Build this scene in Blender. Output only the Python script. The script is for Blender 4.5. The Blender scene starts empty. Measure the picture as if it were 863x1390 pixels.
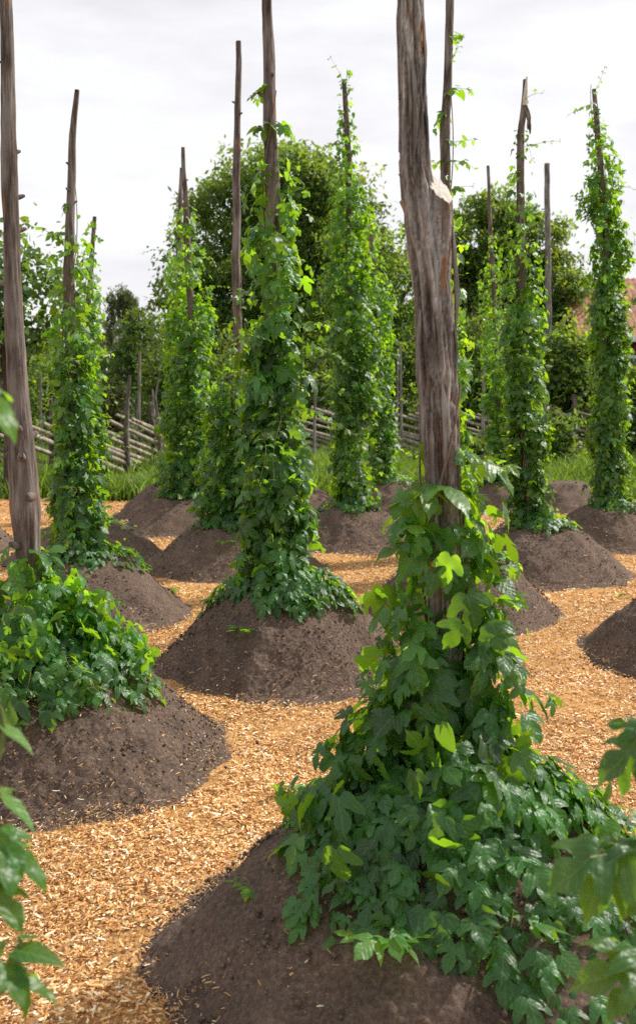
import bpy, math
import numpy as np

rng = np.random.default_rng(7)
SC = bpy.context.scene
COL = SC.collection
PI = math.pi
F, CX, CY, EYE = 1380.0, 431.5, 695.0, 1.6          # focal length in photo pixels, image centre, eye height
PITCH = math.atan(165.0 / F)
cp, sp = math.cos(PITCH), math.sin(PITCH)

def at(px, py, Y):
    """world point at depth Y seen at photo pixel (px, py)"""
    u, v = (px - CX) / F, (CY - py) / F
    d = np.array([u, cp + sp * v, -sp + cp * v])
    return np.array([0, 0, EYE]) + d * (Y / d[1])

def gnd(px, py):
    u, v = (px - CX) / F, (CY - py) / F
    d = np.array([u, cp + sp * v, -sp + cp * v])
    return np.array([0, 0, EYE]) + d * (EYE / -d[2])

# ------------------------------------------------------------------ objects
def tag(o, label=None, cat=None, group=None, kind=None):
    if label: o['label'] = label
    if cat: o['category'] = cat
    if group: o['group'] = group
    if kind: o['kind'] = kind
    return o

def empty(name, loc, label, cat, group=None):
    o = bpy.data.objects.new(name, None)
    COL.objects.link(o)
    o.location = loc
    o.empty_display_size = 0.2
    return tag(o, label, cat, group)

def link(name, me, parent=None):
    o = bpy.data.objects.new(name, me)
    COL.objects.link(o)
    if parent is not None:
        root = parent
        off = np.array(parent.location)
        while root.parent is not None:
            root = root.parent
            off = off + np.array(root.location)
        o.parent = parent
        o.location = (0, 0, 0)
        if len(me.vertices):
            co = np.empty(len(me.vertices) * 3, np.float32)
            me.vertices.foreach_get('co', co)
            co = co.reshape(-1, 3) - off.astype(np.float32)
            me.vertices.foreach_set('co', co.ravel())
            me.update()
    return o

class MB:
    """collects vertices and faces (world space) and turns them into one mesh object"""
    def __init__(s):
        s.v, s.f, s.t, s.u, s.m, s.n = [], [], [], [], [], 0
    def add(s, v, f, tint=None, uv=None, mat=0):
        v = np.asarray(v, float); f = np.asarray(f, int)
        k = len(v)
        if len(f) == 0: return
        s.v.append(v); s.f.append(f + s.n); s.n += k
        s.t.append(np.ones((k, 4)) if tint is None else np.asarray(tint, float))
        s.u.append(np.zeros((k, 2)) if uv is None else np.asarray(uv, float))
        s.m.append(np.full(len(f), mat, int))
    def build(s, name, mats, parent=None, smooth=True):
        me = bpy.data.meshes.new(name)
        if s.n:
            V = np.concatenate(s.v); T = np.concatenate(s.t); U = np.concatenate(s.u)
            loops = np.concatenate([f.ravel() for f in s.f])
            sizes = np.concatenate([np.full(len(f), f.shape[1]) for f in s.f])
            starts = np.concatenate([[0], np.cumsum(sizes)[:-1]])
            me.vertices.add(len(V)); me.loops.add(len(loops)); me.polygons.add(len(sizes))
            me.vertices.foreach_set('co', V.astype(np.float32).ravel())
            me.loops.foreach_set('vertex_index', loops.astype(np.int32))
            me.polygons.foreach_set('loop_start', starts.astype(np.int32))
            me.polygons.foreach_set('loop_total', sizes.astype(np.int32))
            me.polygons.foreach_set('use_smooth', np.full(len(sizes), smooth))
            me.polygons.foreach_set('material_index', np.concatenate(s.m).astype(np.int32))
            a = me.attributes.new('tint', 'FLOAT_COLOR', 'POINT')
            a.data.foreach_set('color', T.astype(np.float32).ravel())
            uvl = me.uv_layers.new(name='uv')
            uvl.data.foreach_set('uv', U[loops].astype(np.float32).ravel())
            me.update(calc_edges=True)
            me.validate()
        for m in (mats if isinstance(mats, (list, tuple)) else [mats]):
            me.materials.append(m)
        return link(name, me, parent)

# ------------------------------------------------------------------ noise
def _hash(ix, iy, iz, seed):
    h = (ix * 374761393 + iy * 668265263 + iz * 2147483647 + seed * 144665) & 0xffffffff
    h = ((h ^ (h >> 13)) * 1274126177) & 0xffffffff
    h = ((h ^ (h >> 16)) * 2246822519) & 0xffffffff
    return ((h ^ (h >> 15)) & 0xffff) / 65535.0

def vnoise(p, seed=0):
    p = np.asarray(p, float)
    i = np.floor(p).astype(np.int64); f = p - i
    f = f * f * (3 - 2 * f)
    r = 0
    for dx in (0, 1):
        wx = f[:, 0] if dx else 1 - f[:, 0]
        for dy in (0, 1):
            wy = f[:, 1] if dy else 1 - f[:, 1]
            for dz in (0, 1):
                wz = f[:, 2] if dz else 1 - f[:, 2]
                r = r + wx * wy * wz * _hash(i[:, 0] + dx, i[:, 1] + dy, i[:, 2] + dz, seed)
    return r * 2 - 1

def fbm(p, oct=4, seed=0, gain=.5):
    a, r, s = 1.0, 0, 1.0
    for k in range(oct):
        r = r + a * vnoise(np.asarray(p) * s, seed + k * 17)
        a *= gain; s *= 2.03
    return r

def nrm(a):
    return a / np.maximum(np.linalg.norm(a, axis=-1, keepdims=True), 1e-9)

# ------------------------------------------------------------------ tubes
def resample(pts, rad, n):
    pts = np.asarray(pts, float); rad = np.asarray(rad, float)
    d = np.concatenate([[0], np.cumsum(np.linalg.norm(np.diff(pts, axis=0), axis=1))])
    # smooth with catmull-rom through the given points
    t = np.linspace(0, d[-1], n)
    out = np.empty((n, 3))
    m = np.empty_like(pts)
    for k in range(len(pts)):
        a, b = max(k - 1, 0), min(k + 1, len(pts) - 1)
        m[k] = (pts[b] - pts[a]) / max(d[b] - d[a], 1e-9)
    j = np.clip(np.searchsorted(d, t, side='right') - 1, 0, len(pts) - 2)
    h = d[j + 1] - d[j]; s = (t - d[j]) / h
    h = h[:, None]; s = s[:, None]
    out = (2*s**3 - 3*s**2 + 1) * pts[j] + (s**3 - 2*s**2 + s) * h * m[j] + (-2*s**3 + 3*s**2) * pts[j+1] + (s**3 - s**2) * h * m[j+1]
    return out, np.interp(t, d, rad)

def frames(P):
    T = nrm(np.gradient(P, axis=0))
    ref = np.array([0, 0, 1.0]) if abs(T[0, 2]) < .8 else np.array([0, 1.0, 0])
    A = np.empty_like(P); a = nrm(np.cross(ref, T[0])[None])[0]
    for k in range(len(P)):
        a = a - T[k] * np.dot(a, T[k]); a = a / max(np.linalg.norm(a), 1e-9)
        A[k] = a
    return T, A, np.cross(T, A)

def tube(mb, pts, rad, sides=6, disp=None, mat=0, tint=None, cap=True, frame_seed=None):
    P = np.asarray(pts, float); n = len(P)
    R = np.broadcast_to(np.asarray(rad, float), (n,))
    T, A, B = frames(P)
    ph = np.linspace(0, 2 * PI, sides, endpoint=False)
    rr = np.repeat(R[:, None], sides, 1)
    if disp is not None:
        rr = rr + disp(np.repeat(np.concatenate([[0], np.cumsum(np.linalg.norm(np.diff(P, axis=0), axis=1))])[:, None], sides, 1), np.repeat(ph[None], n, 0), rr)
    v = P[:, None] + rr[..., None] * (np.cos(ph)[None, :, None] * A[:, None] + np.sin(ph)[None, :, None] * B[:, None])
    v = v.reshape(-1, 3)
    i = np.arange(n - 1)[:, None] * sides; j = np.arange(sides)[None]; k = (j + 1) % sides
    f = np.stack([i + j, i + k, i + sides + k, i + sides + j], -1).reshape(-1, 4)
    tv = None if tint is None else np.tile(np.append(tint, 1.0), (len(v), 1))
    mb.add(v, f, tv, mat=mat)
    if cap:
        for e, o in ((0, 1), (n - 1, 0)):
            ring = v[e * sides:(e + 1) * sides]
            vv = np.vstack([ring, ring.mean(0)])
            q = np.arange(sides)
            ff = np.stack([q, (q + 1) % sides, np.full(sides, sides)], -1)
            if o: ff = ff[:, ::-1]
            mb.add(vv, ff, None if tint is None else np.tile(np.append(tint, 1.0), (len(vv), 1)), mat=mat)
    return v

# ------------------------------------------------------------------ leaves
def half_to_full(mid, out, tris):
    """mid: list of (0,y); out: list of (x,y); tris index 'm0','o1',..."""
    pts = [(0, y) for y in mid] + list(out) + [(-x, y) for x, y in out]
    nm, no = len(mid), len(out)
    T = []
    for t in tris:
        a = [(int(s[1:]) if s[0] == 'm' else nm + int(s[1:])) for s in t]
        T.append(a)
        b = [(q if q < nm else q + no) for q in a][::-1]
        T.append(b)
    return np.array(pts, float), np.array(T, int)

def lobed_leaf(teeth=False):
    mid = [0, .3, .56, .82, 1.1]
    out = [(.12, -.13), (.29, -.13), (.47, .08), (.66, .50), (.36, .40), (.17, .35), (.29, .55), (.26, .76), (.11, .95)]
    tr = [('m0', 'o0', 'o1'), ('m0', 'o1', 'o2'), ('m0', 'o2', 'o5'), ('o2', 'o3', 'o4'), ('o2', 'o4', 'o5'), ('m0', 'o5', 'm1'),
          ('m1', 'o5', 'm2'), ('m2', 'o5', 'o6'), ('m2', 'o6', 'o7'), ('m2', 'o7', 'm3'), ('m3', 'o7', 'o8'), ('m3', 'o8', 'm4')]
    if teeth:
        edges = [(0, 1), (1, 2), (2, 3), (3, 4), (6, 7), (7, 8)]
        for a, b in edges:
            A, B = np.array(out[a]), np.array(out[b])
            d = B - A; nn = np.array([d[1], -d[0]])
            if np.dot(nn, (A + B) / 2 - np.array([.15, .3])) < 0: nn = -nn
            for q in (.30, .72):
                out.append(tuple(A + d * q + nn * .13 + d * .06))
            k = len(out)
            tr.append(('o%d' % a, 'o%d' % (k - 2), 'o%d' % b)); tr.append(('o%d' % (k - 2), 'o%d' % (k - 1), 'o%d' % b))
    return half_to_full(mid, out, tr)

def ovate_leaf():
    mid = [0, .35, .7, 1.0]
    out = [(.14, -.09), (.33, .06), (.39, .32), (.30, .6), (.14, .84)]
    tr = [('m0', 'o0', 'o1'), ('m0', 'o1', 'm1'), ('m1', 'o1', 'o2'), ('m1', 'o2', 'm2'), ('m2', 'o2', 'o3'), ('m2', 'o3', 'o4'), ('m2', 'o4', 'm3')]
    return half_to_full(mid, out, tr)

def narrow_leaf():
    mid = [0, .5, 1.0]
    out = [(.18, .22), (.21, .55)]
    tr = [('m0', 'o0', 'm1'), ('m1', 'o0', 'o1'), ('m1', 'o1', 'm2')]
    return half_to_full(mid, out, tr)

def subdiv(tp):
    p, t = tp; p = list(map(tuple, p)); e = {}; T = []
    def m(a, b):
        k = (min(a, b), max(a, b))
        if k not in e:
            e[k] = len(p); p.append(((p[a][0] + p[b][0]) / 2, (p[a][1] + p[b][1]) / 2))
        return e[k]
    for a, b, c in t:
        ab, bc, ca = m(a, b), m(b, c), m(c, a)
        T += [(a, ab, ca), (ab, b, bc), (ca, bc, c), (ab, bc, ca)]
    return np.array(p), np.array(T)

def bend(tp, fold, droop, curl, wav=0, quilt=0):
    p, t = tp
    x, y = p[:, 0], p[:, 1]
    z = fold * np.abs(x) - droop * np.maximum(y, 0) ** 2 - curl * x ** 2 + wav * np.sin(7 * x + 9 * y) - quilt * np.cos(2 * PI * 5.5 * (y - .9 * np.abs(x)))
    return np.column_stack([x, y, z]), t, p

r0 = np.random.default_rng(3)
def variants(tp, n=5, wav=.02):
    return [bend(tp, r0.uniform(.05, .40), r0.uniform(.05, .45), r0.uniform(.1, .8), wav * r0.uniform(.3, 1.5)) for _ in range(n)]
HOP_NEAR = [bend(subdiv(lobed_leaf(True)), r0.uniform(.1, .5), r0.uniform(.15, .6), r0.uniform(.3, 1.1), .03 * r0.uniform(.4, 1.4), .008) for _ in range(9)] + variants(ovate_leaf(), 1)
HOP_CLOSE = [bend(subdiv(subdiv(lobed_leaf(True))), r0.uniform(.3, .7), r0.uniform(.2, .7), r0.uniform(.6, 1.4), .04, .010) for _ in range(7)]
HOP_FAR = variants(lobed_leaf(False), 6) + variants(ovate_leaf(), 2)
OVATE = variants(ovate_leaf(), 4)
_o = ovate_leaf(); _o[0][:, 0] *= .72
NARROW_NEAR = variants(_o, 5)
NARROW = variants(narrow_leaf(), 4)

def leaves(mb, tpl, pos, tip, nor, size, tint, r, mat=0):
    n = len(pos)
    Yv = nrm(tip); Z = nor - Yv * np.sum(nor * Yv, 1, keepdims=True); Z = nrm(Z)
    X = np.cross(Yv, Z)
    w = r.uniform(.82, 1.15, n)
    pick = r.integers(0, len(tpl), n)
    for k, (tv, tf, uv) in enumerate(tpl):
        q = np.where(pick == k)[0]
        if len(q) == 0: continue
        s = size[q][:, None, None]
        v = pos[q][:, None] + s * (tv[None, :, 0:1] * X[q][:, None] * w[q][:, None, None] + tv[None, :, 1:2] * Yv[q][:, None] + tv[None, :, 2:3] * Z[q][:, None])
        m = len(tv)
        f = tf[None] + (np.arange(len(q)) * m)[:, None, None]
        mb.add(v.reshape(-1, 3), f.reshape(-1, 3), np.repeat(tint[q], m, 0), np.tile(uv, (len(q), 1)), mat)

def tints(n, r, base=(1, 1, 1), spread=.25, yellow=.12):
    b = r.normal(1, spread, n).clip(.45, 1.7)
    t = np.ones((n, 4))
    yl = np.abs(r.normal(0, yellow, n))
    t[:, 0] = base[0] * b * (1 + 2.0 * yl); t[:, 1] = base[1] * b * (1 + .7 * yl); t[:, 2] = base[2] * b * (1 - .5 * yl).clip(.2, 1)
    return t

# ------------------------------------------------------------------ materials
def mat(name):
    m = bpy.data.materials.new(name); m.use_nodes = True
    nt = m.node_tree; nt.nodes.clear()
    out = nt.nodes.new('ShaderNodeOutputMaterial')
    return m, nt, out

class G:
    def __init__(s, nt): s.nt = nt
    def n(s, t, **k):
        x = s.nt.nodes.new(t)
        for a, b in k.items(): setattr(x, a, b)
        return x
    def l(s, a, b): s.nt.links.new(a, b)
    def noise(s, vec, scale, detail=4, rough=.55):
        x = s.n('ShaderNodeTexNoise'); x.inputs['Scale'].default_value = scale
        x.inputs['Detail'].default_value = detail; x.inputs['Roughness'].default_value = rough
        if vec is not None: s.l(vec, x.inputs['Vector'])
        return x.outputs['Fac']
    def ramp(s, fac, stops):
        x = s.n('ShaderNodeValToRGB'); e = x.color_ramp.elements
        while len(e) > 1: e.remove(e[-1])
        e[0].position = stops[0][0]; e[0].color = (*stops[0][1], 1)
        for p, c in stops[1:]:
            q = e.new(p); q.color = (*c, 1)
        s.l(fac, x.inputs['Fac']); return x.outputs['Color']
    def mix(s, fac, a, b, mode='MIX'):
        x = s.n('ShaderNodeMix', data_type='RGBA', blend_type=mode)
        for sock, v in ((x.inputs[0], fac), (x.inputs[6], a), (x.inputs[7], b)):
            if hasattr(v, 'links'): s.l(v, sock)
            elif isinstance(v, (int, float)): sock.default_value = v
            else: sock.default_value = (*v, 1)
        return x.outputs[2]
    def math(s, op, a, b=None):
        x = s.n('ShaderNodeMath', operation=op)
        for k, v in ((0, a), (1, b)):
            if v is None: continue
            if hasattr(v, 'links'): s.l(v, x.inputs[k])
            else: x.inputs[k].default_value = v
        return x.outputs[0]
    def bump(s, h, strength=.5, dist=.01, normal=None):
        x = s.n('ShaderNodeBump'); x.inputs['Strength'].default_value = strength; x.inputs['Distance'].default_value = dist
        s.l(h, x.inputs['Height'])
        if normal is not None: s.l(normal, x.inputs['Normal'])
        return x.outputs['Normal']
    def coords(s, scale=(1, 1, 1), which='Object'):
        t = s.n('ShaderNodeTexCoord'); m = s.n('ShaderNodeMapping'); m.inputs['Scale'].default_value = scale
        s.l(t.outputs[which], m.inputs['Vector']); return m.outputs['Vector']

def leaf_mat(name, col, trans, rough=.38, tmix=.4, veins=True, spec=.5):
    m, nt, out = mat(name); g = G(nt)
    at_ = g.n('ShaderNodeAttribute', attribute_name='tint')
    v = g.coords()
    mott = g.ramp(g.noise(v, 35, 3), [(.3, (.75, .78, .8)), (.7, (1.2, 1.15, 1.1))])
    c = g.mix(1, g.mix(1, col, at_.outputs['Color'], 'MULTIPLY'), mott, 'MULTIPLY')
    tc = g.mix(1, trans, at_.outputs['Color'], 'MULTIPLY')
    p = g.n('ShaderNodeBsdfPrincipled'); p.inputs['Roughness'].default_value = rough; p.inputs['Specular IOR Level'].default_value = spec
    if veins:
        uv = g.n('ShaderNodeUVMap', uv_map='uv'); sx = g.n('ShaderNodeSeparateXYZ'); g.l(uv.outputs['UV'], sx.inputs[0])
        ax = g.math('ABSOLUTE', sx.outputs[0])
        midr = g.math('LESS_THAN', ax, .022)
        q = g.math('FRACT', g.math('MULTIPLY', g.math('SUBTRACT', sx.outputs[1], g.math('MULTIPLY', ax, .9)), 5.5))
        tri = g.math('ABSOLUTE', g.math('SUBTRACT', q, .5))
        side = g.math('LESS_THAN', tri, .07)
        vein = g.math('MAXIMUM', midr, g.math('MULTIPLY', side, .6))
        c = g.mix(g.math('MULTIPLY', vein, .5), c, (.10, .21, .06))
        nb = g.bump(g.noise(v, 70, 2), .4, .006, g.bump(tri, .22, .005))
        g.l(nb, p.inputs['Normal'])
    g.l(c, p.inputs['Base Color'])
    tb = g.n('ShaderNodeBsdfTranslucent'); g.l(tc, tb.inputs['Color'])
    mx = g.n('ShaderNodeMixShader'); mx.inputs[0].default_value = tmix
    g.l(p.outputs[0], mx.inputs[1]); g.l(tb.outputs[0], mx.inputs[2]); g.l(mx.outputs[0], out.inputs['Surface'])
    return m

def bark_mat(name, dark, mid, light, orange=None, zs=1.0, bump=.6):
    m, nt, out = mat(name); g = G(nt)
    v1 = g.coords((55 * zs, 55 * zs, 5 * zs)); v2 = g.coords((22 * zs, 22 * zs, 4 * zs)); v3 = g.coords((9, 9, 3))
    fine = g.noise(v1, 1, 6, .7); big = g.noise(v2, 1, 4); patch = g.noise(v3, 1, 2)
    c = g.ramp(fine, [(.32, dark), (.5, mid), (.68, light)])
    c = g.mix(g.ramp(big, [(.42, (0, 0, 0)), (.62, (1, 1, 1))]), c, g.mix(1, c, (.62, .58, .55), 'MULTIPLY'))
    c = g.mix(g.ramp(patch, [(.5, (0, 0, 0)), (.68, (.6, .6, .6))]), c, light)
    if orange:
        v4 = g.coords((26, 26, 5))
        c = g.mix(g.ramp(g.noise(v4, 1, 3), [(.66, (0, 0, 0)), (.71, (1, 1, 1))]), c, orange)
    ta = g.n('ShaderNodeAttribute', attribute_name='tint'); c = g.mix(1, c, ta.outputs['Color'], 'MULTIPLY')
    p = g.n('ShaderNodeBsdfPrincipled'); p.inputs['Roughness'].default_value = .9; p.inputs['Specular IOR Level'].default_value = .2
    g.l(c, p.inputs['Base Color'])
    nb = g.bump(fine, bump, .006); nb = g.bump(big, bump, .012, nb)
    g.l(nb, p.inputs['Normal'])
    g.l(p.outputs[0], out.inputs['Surface'])
    return m

def plain_mat(name, c1, c2, scale=20, rough=.8, bump=.2, stretch=(1, 1, 1), spec=.3, tint=False, dist=.01):
    m, nt, out = mat(name); g = G(nt)
    v = g.coords(stretch); f = g.noise(v, scale, 6, .65)
    c = g.ramp(f, [(.3, c1), (.7, c2)])
    if tint:
        a = g.n('ShaderNodeAttribute', attribute_name='tint'); c = g.mix(1, c, a.outputs['Color'], 'MULTIPLY')
    p = g.n('ShaderNodeBsdfPrincipled'); p.inputs['Roughness'].default_value = rough; p.inputs['Specular IOR Level'].default_value = spec
    g.l(c, p.inputs['Base Color']); g.l(g.bump(f, bump, dist), p.inputs['Normal']); g.l(p.outputs[0], out.inputs['Surface'])
    return m

HOP = leaf_mat('hop_leaf', (.025, .100, .023), (.38, .72, .018), .42, .36, spec=.48)
SHOOT_STEM = plain_mat('green_stem', (.10, .14, .04), (.20, .20, .08), 40, .6)
VINE = plain_mat('vine_bark', (.10, .065, .045), (.25, .18, .13), 60, .85, .4, (1, 1, .3))
BARK_NEAR = bark_mat('shaggy_bark', (.060, .050, .046), (.215, .182, .170), (.42, .39, .375), (.40, .17, .05))
BARK = bark_mat('pole_bark', (.044, .034, .030), (.150, .118, .104), (.30, .265, .245), (.24, .12, .07), bump=.9)
GREYWOOD = bark_mat('weathered_wood', (.08, .07, .06), (.20, .175, .15), (.36, .33, .30), None, .8)
STAKEWOOD = bark_mat('stake_wood', (.05, .036, .03), (.13, .10, .085), (.25, .21, .18), None, .8)
RAILWOOD = bark_mat('rail_wood', (.11, .085, .065), (.33, .275, .22), (.54, .48, .41), None, .7)
CUT = plain_mat('cut_wood', (.42, .36, .31), (.66, .60, .54), 60, .8, .3)
TREEBARK = bark_mat('tree_bark', (.03, .025, .02), (.09, .07, .055), (.16, .13, .11), None, .4)
BIRCHBARK = bark_mat('birch_bark', (.10, .09, .08), (.45, .43, .40), (.62, .60, .57), None, .4)

def soil_mat():
    m, nt, out = mat('soil'); g = G(nt)
    v = g.coords()
    big = g.noise(v, 7, 4); fine = g.noise(v, 70, 8, .75)
    vo = g.n('ShaderNodeTexVoronoi'); vo.inputs['Scale'].default_value = 55; g.l(v, vo.inputs['Vector'])
    c = g.ramp(fine, [(.25, (.070, .049, .038)), (.50, (.160, .116, .090)), (.72, (.31, .240, .19))])
    c = g.mix(1, c, g.ramp(big, [(.3, (.72, .72, .74)), (.7, (1.18, 1.12, 1.08))]), 'MULTIPLY')
    a = g.n('ShaderNodeAttribute', attribute_name='tint'); c = g.mix(1, c, a.outputs['Color'], 'MULTIPLY')
    p = g.n('ShaderNodeBsdfPrincipled'); p.inputs['Roughness'].default_value = .95; p.inputs['Specular IOR Level'].default_value = .15
    nb = g.bump(vo.outputs['Distance'], .5, .012); nb = g.bump(fine, .9, .02, nb)
    g.l(c, p.inputs['Base Color']); g.l(nb, p.inputs['Normal']); g.l(p.outputs[0], out.inputs['Surface'])
    return m
SOIL = soil_mat()

def chip_bed_mat():
    m, nt, out = mat('wood_chip_bed'); g = G(nt)
    v = g.coords((1, 1, 1)); 
    w1 = g.coords((30, 110, 40)); w2 = g.coords((120, 34, 40))
    n1 = g.noise(w1, 1, 4, .6); n2 = g.noise(w2, 1, 4, .6); n3 = g.noise(v, 1.6, 4)
    f = g.math('MULTIPLY', g.math('ADD', n1, n2), .5)
    c = g.ramp(f, [(.30, (.26, .11, .04)), (.46, (.50, .26, .09)), (.58, (.68, .42, .17)), (.72, (.84, .66, .40))])
    c = g.mix(1, c, g.ramp(n3, [(.3, (.78, .74, .72)), (.7, (1.12, 1.08, 1.05))]), 'MULTIPLY')
    p = g.n('ShaderNodeBsdfPrincipled'); p.inputs['Roughness'].default_value = .9; p.inputs['Specular IOR Level'].default_value = .2
    g.l(c, p.inputs['Base Color']); g.l(g.bump(f, 1.0, .03), p.inputs['Normal']); g.l(p.outputs[0], out.inputs['Surface'])
    return m
CHIPBED = chip_bed_mat()
CHIP = plain_mat('wood_chip', (.8, .78, .75), (1, 1, 1), 60, .75, .2, (1, 1, 1), .25, tint=True)
GRASSLAND = plain_mat('grassland', (.035, .06, .018), (.09, .13, .035), 6, .95, .6, dist=.05)

# ------------------------------------------------------------------ ground
def sheet(name, x0, x1, y0, y1, nx, ny, zf, m, **k):
    X, Y = np.meshgrid(np.linspace(x0, x1, nx), np.linspace(y0, y1, ny))
    P = np.column_stack([X.ravel(), Y.ravel(), np.zeros(nx * ny)]); P[:, 2] = zf(P)
    i = np.arange(ny - 1)[:, None] * nx; j = np.arange(nx - 1)[None]
    f = np.stack([i + j, i + j + 1, i + nx + j + 1, i + nx + j], -1).reshape(-1, 4)
    b = MB(); b.add(P, f)
    return b, P, f

b, _, _ = sheet('ground', -600, 600, -200, 1000, 61, 61, lambda P: np.full(len(P), -.03), None)
tag(b.build('ground', GRASSLAND), kind='structure')

PATH_POLY_Y = lambda x: 14.6 + .35 * np.sin(x * 1.3) + .25 * np.sin(x * 2.9 + 1)       # far edge of the chipped area
def path_z(x, y):
    p = np.column_stack([x, y, np.zeros(len(x))])
    return .012 * fbm(p * 1.2, 3, 5) + .006 * fbm(p * 7, 2, 9) + .004
nx, ny = 260, 240
X, T = np.meshgrid(np.linspace(-11, 12, nx), np.linspace(0, 1, ny))
Yp = .2 + (PATH_POLY_Y(X) - .2) * T
P = np.column_stack([X.ravel(), Yp.ravel(), np.zeros(nx * ny)])
P[:, 2] = path_z(P[:, 0], P[:, 1])
i = np.arange(ny - 1)[:, None] * nx; j = np.arange(nx - 1)[None]
b = MB(); b.add(P, np.stack([i + j, i + j + 1, i + nx + j + 1, i + nx + j], -1).reshape(-1, 4))
tag(b.build('path', CHIPBED), kind='structure')

# ------------------------------------------------------------------ mounds
MOUNDS = {}   # key: (x, y, R, H)
def mound_h(key, x, y):
    mx, my, R, H = MOUNDS[key]
    r = np.hypot(x - mx, y - my)
    s = np.clip((R - r) / (R * .56), -.2, 1.6)
    k = .14
    top = 1.0
    s = np.clip((R * 1.03 - r) / (R * .58), -.4, 1.6)
    h = .075 * np.log1p(np.exp(s / .075)) - .004
    # smooth minimum of the slope and the flat top, eased at the foot
    h = -np.log(np.exp(-h / k) + np.exp(-top / k)) * k
    return H * h

def make_mound(key, px, py, R, H, label, near):
    c = gnd(px, py); MOUNDS[key] = (c[0], c[1], R, H)
    nr, na = {2: (120, 420), 1: (70, 220), 0: (36, 110)}[near]
    r = np.linspace(0.002, R * 1.12, nr); ph = np.linspace(0, 2 * PI, na, endpoint=False)
    Rr, Ph = np.meshgrid(r, ph, indexing='ij')
    x = c[0] + Rr * np.cos(Ph); y = c[1] + Rr * np.sin(Ph)
    wob = 1 + .08 * fbm(np.column_stack([np.cos(Ph).ravel() * 1.6 + px, np.sin(Ph).ravel() * 1.6, np.full(nr * na, py * .1)]), 3, 2).reshape(nr, na)
    z = mound_h(key, c[0] + (x - c[0]) / wob, c[1] + (y - c[1]) / wob)
    p = np.column_stack([x.ravel(), y.ravel(), z.ravel()])
    p[:, 2] += .030 * fbm(p * 5, 3, 11) * np.clip(p[:, 2] / .1, .2, 1)
    p[:, 2] += (-.010 * np.abs(fbm(p * 20, 3, 21)) + .008 + (.007 * fbm(p * 60, 2, 31) if near else 0)) - .012
    i = np.arange(nr - 1)[:, None] * na; j = np.arange(na)[None]; k = (j + 1) % na
    f = np.stack([i + j, i + na + j, i + na + k, i + k], -1).reshape(-1, 4)
    b = MB(); b.add(p, f)
    # clods and crumbs lying on the slope
    n = {2: 3400, 1: 1500, 0: 300}[near]
    rr = R * np.where(rng.random(n) < .05, rng.uniform(.95, 1.2, n), np.sqrt(rng.uniform(.0, .98, n))); aa = rng.uniform(0, 2 * PI, n)
    cx, cy = c[0] + rr * np.cos(aa), c[1] + rr * np.sin(aa)
    s = (.003 + .009 * rng.random(n) ** 3.6) * (1.0 if near else 1.5)
    ico = np.array([[0, 0, 1], [.9, 0, .3], [.28, .85, .3], [-.72, .53, .3], [-.72, -.53, .3], [.28, -.85, .3], [0, 0, -.8]])
    icf = np.array([[0, 1, 2], [0, 2, 3], [0, 3, 4], [0, 4, 5], [0, 5, 1], [6, 2, 1], [6, 3, 2], [6, 4, 3], [6, 5, 4], [6, 1, 5]])
    jit = ico[None] * rng.uniform(.6, 1.4, (n, 7, 3)) * s[:, None, None]
    cz = np.maximum(mound_h(key, cx, cy), 0) + s * .3 + .008
    v = jit + np.column_stack([cx, cy, cz])[:, None]
    tv = np.ones((n, 7, 4)); tv[..., :3] *= rng.uniform(.85, 1.5, (n, 1, 1))
    b.add(v.reshape(-1, 3), (icf[None] + (np.arange(n) * 7)[:, None, None]).reshape(-1, 3), tv.reshape(-1, 4))
    o = b.build('soil_mound', SOIL)
    for v_ in [o]:
        me = o.data; co = np.empty(len(me.vertices) * 3, np.float32); me.vertices.foreach_get('co', co)
        co = co.reshape(-1, 3) - np.array([c[0], c[1], 0], np.float32); me.vertices.foreach_set('co', co.ravel()); me.update()
    o.location = (c[0], c[1], 0)
    tag(o, label, 'mound', 'earth mounds at the feet of the hop poles')

for a in [
    ('A', 612, 1291, .80, .46, 'nearest dark earth mound at the bottom of the photo, half buried under hop leaves', 2),
    ('B', 72, 1030, .76, .43, 'big brown earth mound at lower left under the bushy hop plant', 2),
    ('C', 110, 832, .75, .42, 'brown earth mound behind the left bushy hop, under the hop with bare top pole', 1),
    ('D', 385, 902, .73, .46, 'wide central earth mound with straw bits, in full view between wood chip paths', 2),
    ('E', 318, 772, .78, .42, 'smooth dark mound left behind the central mound, small weed on its slope', 1),
    ('F', 252, 718, .75, .40, 'dark mound under the pair of hop poles, touching the narrow bend of the path', 0),
    ('G', 236, 700, .74, .40, 'shaded mound tucked farthest back beside the grass at the end of the left path', 0),
    ('P', 118, 758, .72, .36, 'low brown mound with its right tip poking into the winding left path', 0),
    ('S', -75, 745, .72, .40, 'mound cut off by the left edge behind the thick bare pole', 0),
    ('H', 478, 738, .72, .40, 'earth mound behind the central hop, showing between it and the foreground pole', 1),
    ('Q', 400, 704, .72, .38, 'mound mostly hidden behind the central hop plant', 0),
    ('I', 530, 690, .72, .38, 'small far mound seen just left of the foreground pole, grass behind it', 0),
    ('J', 622, 832, .72, .42, 'earth mound split in two by the foreground hop plant standing in front of it', 1),
    ('K', 728, 777, .78, .42, 'broad right-hand mound with pale straw specks below a columnar hop', 1),
    ('L', 830, 738, .75, .40, 'mound at the right edge under the tallest right-hand hop', 1),
    ('M', 968, 888, .74, .46, 'bare mound cut off by the right edge beside the sunlit chips', 1),
    ('N', 690, 690, .72, .36, 'far mound under the thin hop standing behind the right-hand hops', 0),
    ('O', 772, 690, .72, .36, 'far mound showing in the gap between the two right-hand hops', 0),
]: make_mound(*a)

def any_mound(x, y):
    h = np.full(len(x), -1.0)
    for k in MOUNDS: h = np.maximum(h, mound_h(k, x, y))
    return h

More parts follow.
